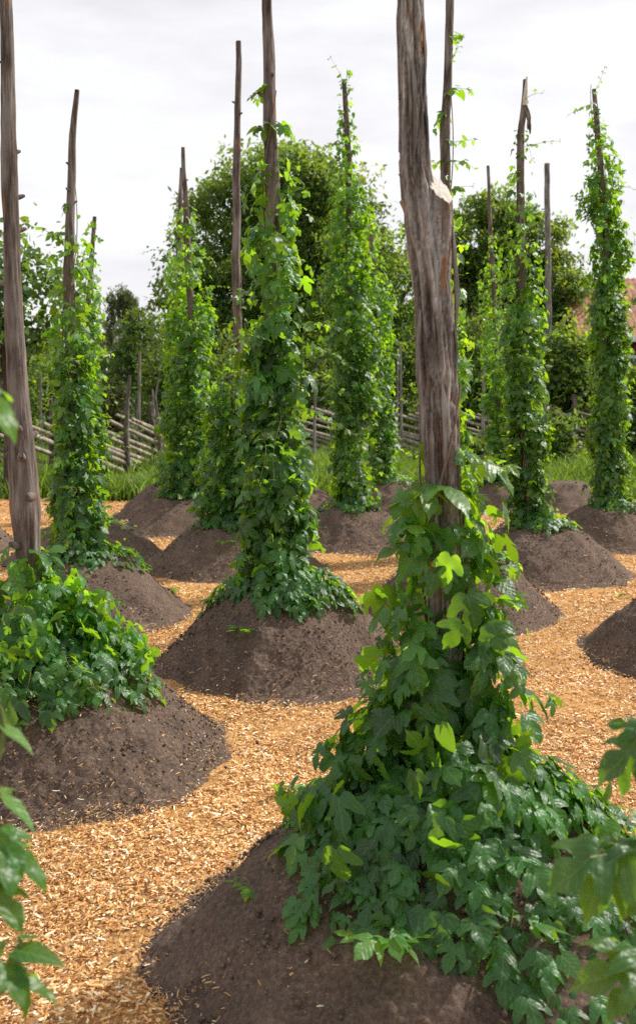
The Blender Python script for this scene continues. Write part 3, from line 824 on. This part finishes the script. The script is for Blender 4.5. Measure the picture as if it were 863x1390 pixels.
near_plant('leafy_shoot', 'blurred hop shoot hanging into the bottom left corner close to the viewer', (-.72, 1.35), [
    ([(-60, 1150, 1.40), (5, 1010, 1.42), (2, 960, 1.42)], [
        (2, 985, 1.42, 66, 1022, -.02, 1), (0, 965, 1.42, -30, 930, .0, 1), (4, 1080, 1.40, 70, 1130, -.03, 1), (0, 1075, 1.42, 25, 1062, .02, 1)]),
    ([(-80, 1330, 1.30), (0, 1230, 1.36), (-4, 1130, 1.40)], [
        (-2, 1135, 1.38, 46, 1185, -.03, 1), (0, 1150, 1.38, 92, 1205, .02, 1), (-4, 1210, 1.36, 40, 1268, -.04, 1), (0, 1190, 1.38, -50, 1240, .0, 1)]),
    ([(-60, 1400, 1.28), (20, 1330, 1.32), (30, 1280, 1.34)], [
        (20, 1290, 1.33, 108, 1300, -.02, 1), (26, 1275, 1.34, 70, 1262, .03, 1), (10, 1310, 1.32, 60, 1372, -.04, 1), (0, 1290, 1.33, -50, 1330, .0, 1), (14, 1330, 1.31, 95, 1350, .0, 1)]),
    ([(-160, 900, 1.25), (-110, 640, 1.22), (-40, 545, 1.2)], [(-36, 524, 1.20, 46, 598, .0, 1), (-60, 560, 1.2, -120, 600, .0, 1)]),
], (1.0, 1.05, 1.05), 31, HOP_CLOSE[:4] + NARROW_NEAR[:2], .1)
near_plant('hop_sprout', 'large leaved hop sprout in the bottom right corner close to the viewer', (1.10, 1.75), [
    ([(1000, 1180, 1.75), (900, 1030, 1.72), (862, 1000, 1.72)], [
        (870, 1010, 1.72, 792, 1052, -.03, 1), (866, 1030, 1.72, 822, 1085, .0, 1), (864, 990, 1.73, 812, 975, .03, 1), (880, 985, 1.73, 930, 950, .0, 1)]),
    ([(1020, 1300, 1.62), (920, 1200, 1.60), (840, 1160, 1.58), (800, 1165, 1.56)], [
        (812, 1160, 1.57, 728, 1212, -.04, 1), (838, 1165, 1.57, 772, 1250, -.05, 1), (856, 1150, 1.58, 790, 1130, .03, 1), (880, 1165, 1.58, 835, 1260, -.05, 1), (880, 1130, 1.60, 858, 1075, .05, 1), (905, 1170, 1.6, 940, 1260, -.03, 1)]),
    ([(1000, 1420, 1.50), (920, 1340, 1.48), (860, 1310, 1.46)], [
        (862, 1300, 1.46, 785, 1256, .02, 1), (858, 1318, 1.46, 770, 1322, -.02, 1), (870, 1330, 1.46, 810, 1385, -.04, 1), (890, 1320, 1.47, 930, 1270, .02, 1)]),
], (.68, .80, .85), 32, HOP_CLOSE, -.30)
# low seedlings growing from the front of the nearest mound, and the small weeds on the mounds and paths
def weed(x, y, label, seed, n=14, s=.05, h=.06, sp=.06, tint=(1.2, 1.2, 1), name='weed'):
    r = np.random.default_rng(seed)
    g = max(0.0, float(any_mound(np.array([x]), np.array([y]))[0]))
    root = empty(name, (x, y, g), label, 'weed', 'weeds and seedlings')
    a = r.uniform(0, 2 * PI, n); rr = sp * np.sqrt(r.random(n)); od = np.column_stack([np.cos(a), np.sin(a), a * 0])
    top = np.column_stack([x + rr * np.cos(a), y + rr * np.sin(a), g + h * r.uniform(.4, 1, n)])
    b = MB()
    for k in range(0, n, 2): tube(b, np.array([[x, y, g - .01], (np.array([x, y, g]) + top[k]) / 2 + [0, 0, .01], top[k]]), .0016, 4)
    b.build('stem', SHOOT_STEM, root)
    b = MB(); leaves(b, HOP_FAR, top, od + r.normal(0, .3, (n, 3)), np.array([0, 0, 1.0]) + od * .2 + r.normal(0, .3, (n, 3)), s * r.uniform(.5, 1.2, n), tints(n, r, tint), r)
    b.build('foliage', HOP, root)
for k, (px, py, hh, lab, n, s, h, sp_) in enumerate([
    (395, 1085, 0, 'bright seedling between chips and the left rim of the nearest mound', 10, .05, .06, .05),
    (345, 1210, .2, 'tiny seedling on the left slope of the nearest mound', 6, .04, .03, .05),
    (520, 1290, .3, 'leafy seedling low on the front of the nearest mound, below the skirt', 14, .06, .07, .08),
    (690, 1290, .3, 'seedling clump at the front right of the nearest mound', 14, .06, .07, .09),
    (325, 865, .15, 'small weed on the left slope of the central mound', 7, .05, .05, .07),
    (515, 945, 0, 'yellowish seedling on the chips right of the central mound', 9, .05, .06, .06),
    (305, 740, .25, 'small weed on the slope of the mound left behind the central one', 7, .05, .06, .06),
    (245, 808, 0, 'tuft at the foot of the smooth dark mound on the left path', 8, .05, .07, .08),
    (845, 812, 0, 'lone green weed among the sunlit chips at right', 5, .04, .04, .04)]):
    p = gnd(px, py + 0)
    if hh:   # find the slope point that the pixel looks at
        u = np.array([(px - CX) / F, cp + sp * (CY - py) / F, -sp + cp * (CY - py) / F]); tt = np.linspace(1, 14, 6000)
        W = np.array([0, 0, EYE]) + tt[:, None] * u; hit = np.argmax(W[:, 2] <= np.maximum(0, any_mound(W[:, 0], W[:, 1]))); p = W[hit]
    weed(p[0], p[1], lab, 60 + k, n, s, h, sp_, name='seedling' if 'seedling' in lab else 'weed')

# ------------------------------------------------------------------ grass
GRASS = leaf_mat('grass_blade', (.065, .135, .022), (.30, .50, .05), .5, .35, veins=False, spec=.3)
def grass():
    r = np.random.default_rng(5)
    xs, ys = [], []
    for x0, x1, y0, y1, n in ((-7.5, 8, 14.2, 17.5, 52000), (-9, 10, 17.5, 23, 30000), (-12, 13, 23, 30, 12000)):
        xs.append(r.uniform(x0, x1, n)); ys.append(r.uniform(y0, y1, n))
    x, y = np.concatenate(xs), np.concatenate(ys)
    keep = y > PATH_POLY_Y(x) + .1 * r.normal(0, 1, len(x))
    x, y = x[keep], y[keep]; n = len(x)
    cl = vnoise(np.column_stack([x * .9, y * .9, x * 0]), 8)
    h = (.16 + .24 * r.random(n)) * (1 + .8 * cl).clip(.35, 2)
    w = r.uniform(.006, .018, n); a = r.uniform(0, 2 * PI, n); ln = r.normal(0, .4, (n, 2)) * h[:, None]
    base = np.column_stack([x, y, np.full(n, -.03)]); sd = np.column_stack([np.cos(a), np.sin(a), a * 0]) * w[:, None]
    mid_ = base + np.column_stack([ln * .35, h * .6]); top = base + np.column_stack([ln, h])
    v = np.stack([base - sd, base + sd, mid_ - sd * .8, mid_ + sd * .8, top], 1).reshape(-1, 3)
    k = (np.arange(n) * 5)[:, None, None]
    tn = tints(n, r, (1, 1, 1), .3, .12)
    b = MB(); b.add(v, (np.array([[0, 1, 3], [0, 3, 2], [2, 3, 4]])[None] + k).reshape(-1, 3), np.repeat(tn, 5, 0))
    tag(b.build('grass', GRASS), 'tall green grass growing along the fence behind the mounds', 'grass', kind='stuff')
grass()

# ------------------------------------------------------------------ fence
def fence():
    r = np.random.default_rng(12)
    way = np.array([[-9.0, 13.2], [-5.15, 16.4], [-3.4, 20.0], [-2.0, 23.2], [.3, 24.6], [2.4, 25.0], [6.2, 25.6], [11.0, 25.4]])
    seg = np.concatenate([[0], np.cumsum(np.linalg.norm(np.diff(way, axis=0), axis=1))])
    pt = lambda s: np.array([np.interp(s, seg, way[:, 0]), np.interp(s, seg, way[:, 1])])
    root = empty('roundpole_fence', (*way[0], 0), 'old roundpole fence of slanting split rails between paired stakes, along the back of the garden', 'fence')
    L = seg[-1]
    for s in np.linspace(.3, L + 1.6, 62):
        s1 = s - r.uniform(3.0, 3.5)
        p0, p1 = pt(max(s1, 0)), pt(min(s, L))
        if s1 < 0: z0 = 1.02 + s1 * .31
        else: z0 = 1.02 + r.normal(0, .05)
        a = np.array([*p0, max(z0, .2)]); e = np.array([*p1, .02 + r.uniform(0, .07)])
        if s > L: e[2] += (s - L) * .30
        a = a + (a - e) * r.uniform(.02, .10)
        m_ = (a + e) / 2 + r.normal(0, .012, 3)
        Q, q = resample(np.array([a, m_, e]), np.array([.034, .042, .048]) * r.uniform(.8, 1.15), 14)
        b = MB(); tube(b, Q, q, 7, lambda s_, p_, R_: R_ * .18 * fbm(np.column_stack([np.cos(p_).ravel(), np.sin(p_).ravel(), s_.ravel()]) * 2, 2, int(s * 10)).reshape(R_.shape))
        b.build('rail', RAILWOOD, root)
    k = 0
    for s in np.arange(.4, L, 1.0):
        p = pt(s); d = pt(min(s + .1, L)) - pt(max(s - .1, 0)); d /= np.linalg.norm(d); nn = np.array([-d[1], d[0]])
        for sg in (-1, 1):
            h = r.uniform(1.2, 1.5) if (k + (sg > 0)) % 4 else r.uniform(1.6, 2.0)
            q0 = p + nn * sg * .075 + r.normal(0, .02, 2)
            Q, q = resample(np.array([[*q0, -.1], [*(q0 + r.normal(0, .02, 2)), h * .5], [*(q0 + r.normal(0, .05, 2)), h]]), np.array([.052, .046, .028]), 12)
            b = MB(); tube(b, Q, q, 8); b.build('stake', STAKEWOOD, root)
        k += 1
fence()
r = np.random.default_rng(44)
for px, yt, yb, Y, w, lean, lab in [
    (188, 478, 640, 20.0, 5.5, 2, 'tallest rough stake rising above the left stretch of fence'),
    (203, 505, 610, 22.5, 3, 14, 'thin leaning stick behind the tallest fence stake'),
    (176, 520, 630, 21.0, 4, -3, 'short stake left of the tallest fence stake'),
    (212, 528, 615, 24.0, 3.5, -5, 'paler stake right of the tallest fence stake'),
    (55, 500, 600, 21.0, 4, 1, 'thin stake between the left edge pole and the first hop'),
    (545, 468, 640, 22.0, 4, -2, 'slim stake just left of the foreground pole, behind the fence'),
    (538, 476, 640, 24.0, 3.5, 2, 'slim leftmost stake of two close ones behind the foreground pole'),
    (655, 478, 600, 23.0, 5, 1, 'grey stake among the shrubs right of the foreground pole'),
    (426, 500, 620, 22.0, 4, 3, 'grey stake glimpsed right of the central hop'),
    (740, 500, 600, 23.5, 4, -2, 'grey stake in the shrubs right of the broken tip pole')]:
    P = np.array([at(px + lean, yt, Y), at(px + lean * .4, (yt + yb) / 2, Y)]); e = at(px, yb, Y); e[2] = -.08
    Q, q = resample(np.vstack([P, e]), np.array([.6, .9, 1.0]) * w / 2 * Y / F, 20)
    b = MB(); tube(b, Q, q, 8, lambda s_, p_, R_: R_ * .15 * fbm(np.column_stack([np.cos(p_).ravel(), np.sin(p_).ravel(), s_.ravel() * 3]) * 2, 2, 3).reshape(R_.shape))
    tag(b.build('garden_stake', GREYWOOD), lab, 'stake', 'stakes behind the fence')

# ------------------------------------------------------------------ trees and shrubs
TREE_DARK = leaf_mat('dark_tree_leaf', (.066, .125, .036), (.34, .52, .05), .5, .36, veins=False, spec=.35)
TREE_MID = leaf_mat('tree_leaf', (.066, .135, .034), (.34, .54, .05), .5, .38, veins=False, spec=.35)
SHRUB = leaf_mat('shrub_leaf', (.055, .115, .028), (.28, .42, .05), .5, .36, veins=False, spec=.35)
FRUIT = leaf_mat('fruit_leaf', (.050, .105, .030), (.24, .42, .04), .45, .33, veins=False, spec=.4)
OLIVE = leaf_mat('olive_leaf', (.075, .090, .035), (.26, .30, .06), .6, .3, veins=False, spec=.3)

def tree(name, label, x, y, trunk_r, blobs, nclump, per, ls, m, seed, cat='tree', group=None, tpl=NARROW, bark=None, flat=.55, spread=.13, tint=(1, 1, 1), nlimb=16, shell=.45, hang=0.0):
    r = np.random.default_rng(seed)
    root = empty(name, (x, y, 0), label, cat, group)
    vol = np.array([bx[3] ** 2 * bx[4] for bx in blobs]); pk = r.choice(len(blobs), nclump, p=vol / vol.sum())
    B = np.array([bx[:3] for bx in blobs], float); RX = np.array([bx[3] for bx in blobs]); RZ = np.array([bx[4] for bx in blobs])
    d = nrm(r.normal(0, 1, (nclump, 3))); rad = shell + (1.04 - shell) * r.random(nclump) ** .7
    c = B[pk] + d * rad[:, None] * np.column_stack([RX[pk], RX[pk], RZ[pk]]) + np.array([x, y, 0])
    c += r.normal(0, .03, c.shape) * RX[pk][:, None]
    c = c[c[:, 2] > .05]
    nc = len(c)
    Rm = np.mean(RX)
    sg = spread * Rm * r.uniform(.6, 1.5, nc)
    off = r.normal(0, 1, (nc, per, 3)).clip(-1.7, 1.7) * sg[:, None, None]; off[..., 2] *= flat
    if hang: off[..., 2] -= np.abs(r.normal(0, hang, (nc, per)))
    p = (c[:, None] + off).reshape(-1, 3); p[:, 2] = np.maximum(p[:, 2], .02)
    n = len(p)
    tn = np.repeat(tints(nc, r, tint, .22, .1), per, 0) * r.uniform(.8, 1.2, (n, 1)); tn[:, 3] = 1
    b = MB()
    tip = r.normal(0, 1, (n, 3)) + [0, 0, -.25 - 2 * (hang > 0)]; nor = r.normal(0, .6, (n, 3)) + [0, 0, 1.0]
    leaves(b, tpl, p, tip, nor, ls * r.uniform(.6, 1.3, n), tn, r)
    top = max(bx[2] + bx[4] * .6 for bx in blobs); low = min(bx[2] for bx in blobs)
    tb = MB()
    k = 14; zz = np.linspace(-.1, top, k); T = np.column_stack([x + .06 * Rm * np.sin(zz * 1.1 + seed), y + .05 * Rm * np.cos(zz * .9), zz])
    tube(tb, T, trunk_r * np.linspace(1.15, .2, k), 10)
    for _ in range(nlimb):
        e = c[r.integers(nc)]; s = np.clip(r.uniform(.25, .8) * e[2], .1, top * .9); j = np.argmin(np.abs(zz - s)); st = T[j]
        Q, q = resample(np.array([st, (st + e) / 2 + [0, 0, .12 * np.linalg.norm(e - st)] + r.normal(0, .05, 3), e]), np.array([.42, .26, .06]) * trunk_r, 10)
        tube(tb, Q, q, 6)
    tb.build('trunk', bark or TREEBARK, root)
    b.build('crown', m, root)
    return root

def X_(px, Y): return (px - CX) / F * Y
def Z_(py, Y): return EYE + (530 - py) / F * Y
# the big trees behind the garden
Y = 34
tree('broadleaf_tree', 'big dark broadleaf tree standing highest behind the central hops', X_(385, Y), Y, .28,
     [(-2.7, 0, Z_(400, Y), 1.4, 1.4), (-1.6, .5, Z_(300, Y), 2.0, 1.7), (.2, 0, Z_(260, Y), 2.0, 1.5), (1.6, -.3, Z_(300, Y), 1.7, 1.6), (-1.0, 0, Z_(400, Y), 2.4, 1.6), (1.8, 0, Z_(410, Y), 2.1, 1.8), (-2.0, 0, Z_(480, Y), 2.4, 1.4), (.8, 0, Z_(480, Y), 2.4, 1.3), (.0, .5, Z_(330, Y), 2.2, 1.8)],
     760, 76, .20, TREE_DARK, 201, flat=.5, spread=.15, nlimb=26)
Y = 30
tree('broadleaf_tree', 'lighter green tree filling the gap left of the foreground pole', X_(515, Y), Y, .18,
     [(-.3, 0, Z_(350, Y), 1.2, 1.2), (.5, 0, Z_(400, Y), 1.3, 1.3), (-.8, 0, Z_(430, Y), 1.3, 1.2), (.2, 0, Z_(480, Y), 1.7, 1.2)],
     230, 55, .17, TREE_MID, 202, spread=.15)
Y = 39
tree('broadleaf_tree', 'dense dark tree right of the foreground pole behind the thin far pole', X_(650, Y), Y, .25,
     [(-.4, 0, Z_(330, Y), 1.6, 1.3), (.6, 0, Z_(300, Y), 1.2, .9), (-1.4, 0, Z_(380, Y), 1.5, 1.3), (.5, 0, Z_(390, Y), 1.8, 1.5), (-.3, 0, Z_(460, Y), 2.3, 1.5)],
     420, 70, .20, TREE_DARK, 203, spread=.15)
tree('broadleaf_tree', 'rounded dark tree behind the bare grey post', X_(722, Y), Y, .22,
     [(.0, 0, Z_(335, Y), 1.25, .95), (-.7, 0, Z_(310, Y), .8, .6), (.4, 0, Z_(390, Y), 1.4, 1.2), (-.9, 0, Z_(400, Y), 1.5, 1.2), (0, 0, Z_(460, Y), 1.9, 1.3)],
     360, 70, .19, TREE_DARK, 204, spread=.15)
Y = 46
tree('spruce_tree', 'dark dense tree beyond the fence between the left hops', X_(192, Y), Y, .2,
     [(0, 0, Z_(470, Y), 1.1, 1.3), (-.5, 0, Z_(510, Y), 1.4, 1.3), (.6, 0, Z_(500, Y), 1.2, 1.2), (0, 0, Z_(440, Y), .7, .7)],
     230, 60, .16, TREE_DARK, 205, tint=(.7, .75, .75))
Y = 70
tree('birch_tree', 'weeping birch standing against the sky above the far wood at left', X_(172, Y), Y, .16,
     [(-.55, 0, Z_(412, Y), .5, .9), (.5, 0, Z_(412, Y), .45, 1.0), (0, 0, Z_(400, Y), .4, .7), (-.9, 0, Z_(440, Y), .3, .7)],
     60, 60, .22, OLIVE, 206, bark=BIRCHBARK, flat=.8, spread=.35, hang=.7, tint=(.8, .95, 1.1))
Y = 15
tree('fruit_tree', 'young fruit tree with loose leafy branches behind the left edge pole', X_(8, Y), Y, .05,
     [(.3, 0, Z_(345, Y), .55, .45), (.55, 0, Z_(400, Y), .55, .4), (-.2, 0, Z_(390, Y), .6, .5), (0, 0, Z_(450, Y), .8, .45), (.75, 0, Z_(460, Y), .4, .3)],
     120, 16, .10, FRUIT, 207, tpl=OVATE, spread=.26, flat=.8, shell=.1, nlimb=24)

# shrubs behind the fence, one object each
r = np.random.default_rng(77)
SHR = [  # px, depth, top py, half width px, material, label
    (20, 24, 480, 70, SHRUB, 'bright shrub beyond the fence at the left edge'),
    (85, 26, 470, 60, SHRUB, 'leafy shrub beyond the fence behind the left tall hop'),
    (150, 30, 520, 45, OLIVE, 'olive shrub under the far dark tree by the tall stakes'),
    (240, 27, 480, 50, SHRUB, 'shrub beyond the fence behind the paired poles'),
    (310, 26, 450, 55, SHRUB, 'tall shrub behind the bare topped slender pole'),
    (370, 28, 490, 60, OLIVE, 'dull green shrub hidden behind the central hop'),
    (440, 26, 470, 50, SHRUB, 'bright shrub in the gap right of the central hop'),
    (520, 29, 450, 60, SHRUB, 'green shrub behind the far hop right of centre'),
    (560, 31, 520, 50, OLIVE, 'shaded shrub behind the foreground pole and fence'),
    (640, 27, 420, 55, SHRUB, 'fresh green shrub between the foreground pole and thin far pole'),
    (700, 29, 405, 60, OLIVE, 'brownish green shrub in the gap below the dark trees at right'),
    (770, 27, 435, 55, SHRUB, 'olive shrub in front of the tiled house roof'),
    (745, 21, 560, 45, SHRUB, 'low rounded shrub in the gap between the two right-hand hops'),
    (850, 25, 500, 50, SHRUB, 'shrub at the right edge below the house'),
    (900, 24, 470, 60, SHRUB, 'shrub just beyond the right edge hop'),
    (812, 28, 410, 30, SHRUB, 'slender leafy bush half hiding the tiled roof'),
    (610, 22, 590, 45, SHRUB, 'low shrub in the grass behind the foreground pole'),
]
for k, (px, Y, top, hw, m, lab) in enumerate(SHR):
    x = X_(px, Y); H = Z_(top, Y); W = hw / F * Y
    bl = [(r.normal(0, .3) * W, r.normal(0, .2) * W, H * f_, W * r.uniform(.55, .85), H * .28) for f_ in (.25, .3, .45, .6, .74)]
    tree('leafy_shrub', lab, x, Y, .035, bl, 130, 40, .13, m, 300 + k, 'shrub', 'shrubs beyond the fence', OVATE if k % 2 else NARROW, spread=.22, flat=.8, nlimb=18, shell=.15, tint=r.uniform(.85, 1.2) * np.array([1, 1, .95]))

# far woods as one mass
def woodland():
    r = np.random.default_rng(9)
    n = 900
    x = r.uniform(-75, 75, n); y = r.uniform(78, 98, n)
    hgt = 6.6 + 1.6 * vnoise(np.column_stack([x * .16, y * 0, x * 0]), 2) + 1.0 * vnoise(np.column_stack([x * .6, y * 0, x * 0]), 3)
    z = hgt * r.random(n) ** .6
    per = 34
    p = (np.column_stack([x, y, z])[:, None] + r.normal(0, 1, (n, per, 3)) * [1.0, 1.0, .8]).reshape(-1, 3); p[:, 2] = np.maximum(p[:, 2], .1)
    m = len(p); tn = np.repeat(tints(n, r, (.9, .95, 1.0), .2, .1), per, 0)
    b = MB(); leaves(b, NARROW, p, r.normal(0, 1, (m, 3)), r.normal(0, .6, (m, 3)) + [0, -.3, 1], .75 * r.uniform(.6, 1.3, m), tn, r)
    tag(b.build('woodland', OLIVE), 'distant wood closing the horizon behind the garden', 'woodland', kind='stuff')
woodland()

# ------------------------------------------------------------------ house with tiled roof
WALLRED = plain_mat('falu_red_boards', (.13, .022, .016), (.20, .04, .028), 14, .85, .3, (6, 6, .5))
WHITE = plain_mat('white_trim', (.68, .68, .66), (.80, .80, .78), 20, .6, .1)
TILE = plain_mat('clay_tile', (.26, .10, .065), (.46, .23, .16), 5, .8, .3)
BRICK = plain_mat('chimney_brick', (.25, .09, .06), (.38, .16, .11), 12, .9, .3)
m_, nt_, out_ = mat('window_glass'); g_ = G(nt_); p_ = g_.n('ShaderNodeBsdfPrincipled'); p_.inputs['Base Color'].default_value = (.02, .025, .03, 1); p_.inputs['Roughness'].default_value = .08; g_.l(p_.outputs[0], out_.inputs['Surface']); GLASS = m_
def box(mb, c, s):
    c = np.array(c, float); s = np.array(s, float) / 2
    v = np.array([[x, y, z] for x in (-1, 1) for y in (-1, 1) for z in (-1, 1)]) * s + c
    f = np.array([[0, 1, 3, 2], [4, 6, 7, 5], [0, 4, 5, 1], [2, 3, 7, 6], [0, 2, 6, 4], [1, 5, 7, 3]])
    mb.add(v, f)
def house():
    Y = 37; x0, x1 = X_(792, Y), X_(792, Y) + 11; yf, yb = Y, Y + 6; ez, rz = Z_(452, Y), Z_(384, Y) + .3
    root = empty('house', ((x0 + x1) / 2, (yf + yb) / 2, 0), 'dark red wooden house with orange tiled roof and white trim at the right edge', 'house')
    b = MB(); box(b, ((x0 + x1) / 2, (yf + yb) / 2, ez / 2), (x1 - x0, yb - yf, ez))
    ym = (yf + yb) / 2
    for xx in (x0, x1):
        b.add([[xx, yf, ez], [xx, yb, ez], [xx, ym, rz - .1]], np.array([[0, 1, 2]]))
    for xx in np.arange(x0 + .15, x1, .22): box(b, (xx, yf - .012, ez / 2), (.04, .024, ez - .02))
    b.build('wall', WALLRED, root, smooth=False)
    b = MB()
    for sg in (-1, 1):
        nx_, ny_ = 150, 60
        U, V = np.meshgrid(np.linspace(x0 - .45, x1 + .45, nx_), np.linspace(0, 1, ny_))
        half = (yb - yf) / 2 + .45; drop = (rz - ez) * half / ((yb - yf) / 2)
        yy = ym + sg * half * V; zz = rz - drop * V + .035 * np.sin(U * 2 * PI / .22) + .03 * (1 - (V * 15 % 1)) + .05
        P = np.column_stack([U.ravel(), yy.ravel(), zz.ravel()]); i = np.arange(ny_ - 1)[:, None] * nx_; j = np.arange(nx_ - 1)[None]
        f = np.stack([i + j, i + j + 1, i + nx_ + j + 1, i + nx_ + j], -1).reshape(-1, 4)
        b.add(P, f if sg < 0 else f[:, ::-1]); P2 = P.copy(); P2[:, 2] -= .12; b.add(P2, f[:, ::-1] if sg < 0 else f)
    rf = b.build('roof', TILE, root)
    b = MB(); box(b, (x0 + 4.5, ym, rz + .35), (.7, .7, 1.3)); box(b, (x0 + 4.5, ym, rz + 1.03), (.82, .82, .12)); b.build('chimney', BRICK, rf, smooth=False)
    b = MB(); box(b, ((x0 + x1) / 2, yf - .40, ez - .28), (x1 - x0 + .9, .05, .2)); box(b, (x0 - .02, yf - .02, ez / 2), (.14, .1, ez - .3)); b.build('white_trim', WHITE, root, smooth=False)
    for xx in (x0 + 1.9, x0 + 4.6, x0 + 8.2):
        b = MB()
        for dx, dz, sx, sz in ((-.55, 0, .1, 1.3), (.55, 0, .1, 1.3), (0, .6, 1.0, .1), (0, -.6, 1.0, .1), (0, 0, .05, 1.1)): box(b, (xx + dx, yf - .05, 2.2 + dz), (sx, .07, sz))
        w = b.build('window', WHITE, root, smooth=False)
        b = MB(); box(b, (xx, yf - .03, 2.2), (1.0, .02, 1.1)); b.build('pane', GLASS, w, smooth=False)
    b = MB(); box(b, (x0 + 6.4, yf - .04, 1.05), (.95, .06, 2.1)); d = b.build('door', WHITE, root, smooth=False)
    b = MB(); box(b, (x0 + 6.75, yf - .10, 1.0), (.12, .05, .03)); b.build('handle', GREYWOOD, d, smooth=False)
house()

# low pale shed roof glimpsed over the left stretch of fence
PALE = plain_mat('pale_metal_roof', (.50, .56, .62), (.66, .72, .78), 8, .5, .05)
def shed():
    Y = 31; xc = X_(45, Y); w, dpt = 1.1, .9; zr = Z_(549, Y); ze = Z_(562, Y)
    root = empty('garden_shed', (xc, Y, 0), 'low shed with pale blue grey roof glimpsed over the left stretch of fence', 'shed')
    b = MB(); box(b, (xc, Y + .5, ze / 2), (w * .9, dpt * .9, ze)); b.build('wall', GREYWOOD, root, smooth=False)
    b = MB(); y0, y1 = Y - .05, Y + 1.05
    v = [[xc - w / 2, y0, ze], [xc + w / 2, y0, ze], [xc + w / 2, (y0 + y1) / 2, zr], [xc - w / 2, (y0 + y1) / 2, zr], [xc - w / 2, y1, ze], [xc + w / 2, y1, ze]]
    v2 = [[a, c_, z - .04] for a, c_, z in v]
    b.add(np.array(v + v2), np.array([[0, 1, 2, 3], [3, 2, 5, 4], [7, 6, 9, 8], [8, 9, 10, 11], [0, 6, 7, 1], [4, 5, 11, 10]])); b.build('roof', PALE, root, smooth=False)
shed()

# ------------------------------------------------------------------ light
AZ, EL = math.radians(62), math.radians(42)             # azimuth to the right of the viewing direction
sd = np.array([math.sin(AZ) * math.cos(EL), math.cos(AZ) * math.cos(EL), math.sin(EL)])
sun = bpy.data.lights.new('sun', 'SUN'); sun.energy = 4.6; sun.angle = math.radians(.6); sun.color = (1, .95, .86)
so = bpy.data.objects.new('sun', sun); COL.objects.link(so)
from mathutils import Vector
so.rotation_euler = Vector(sd).to_track_quat('Z', 'Y').to_euler(); so.location = (20, 10, 30)

w = bpy.data.worlds.new('World'); SC.world = w; w.use_nodes = True
nt = w.node_tree; nt.nodes.clear(); g = G(nt)
out = g.n('ShaderNodeOutputWorld'); bg = g.n('ShaderNodeBackground'); bg.inputs['Strength'].default_value = .1
sky = g.n('ShaderNodeTexSky', sky_type='NISHITA'); sky.sun_disc = False; sky.sun_elevation = EL; sky.sun_rotation = AZ; sky.air_density = 1.0; sky.dust_density = 2.0
tc = g.n('ShaderNodeTexCoord'); mp = g.n('ShaderNodeMapping'); mp.inputs['Scale'].default_value = (1.6, 1.6, 6.5); mp.inputs['Rotation'].default_value = (0, .12, 0)
g.l(tc.outputs['Generated'], mp.inputs['Vector'])
n1 = g.noise(mp.outputs['Vector'], 1.4, 6, .55)
cl = g.ramp(n1, [(.40, (6.9, 6.85, 7.2)), (.48, (7.85, 7.8, 8.05)), (.56, (8.6, 8.6, 8.75))])
g.l(g.mix(.95, sky.outputs['Color'], cl), bg.inputs['Color']); g.l(bg.outputs[0], out.inputs['Surface'])

# ------------------------------------------------------------------ camera
cam = bpy.data.cameras.new('camera'); cam.sensor_fit = 'VERTICAL'; cam.sensor_height = 36; cam.lens = 36 * F / 1390
cam.clip_end = 2000; cam.clip_start = .05
cam.dof.use_dof = True; cam.dof.focus_distance = 4.3; cam.dof.aperture_fstop = 5.0
co = bpy.data.objects.new('camera', cam); COL.objects.link(co); co.location = (0, 0, EYE); co.rotation_euler = (PI / 2 - PITCH, 0, 0)
SC.camera = co
SC.view_settings.view_transform = 'Standard'; SC.view_settings.look = 'None'; SC.view_settings.exposure = .26; SC.view_settings.gamma = 1
SC.cycles.max_bounces = 8; SC.cycles.transmission_bounces = 4; SC.cycles.diffuse_bounces = 4
SC.cycles.use_denoising = False
SC.cycles.denoiser = 'OPENIMAGEDENOISE'
SC.cycles.denoising_prefilter = 'ACCURATE'
SC.cycles.denoising_input_passes = 'RGB_ALBEDO_NORMAL'
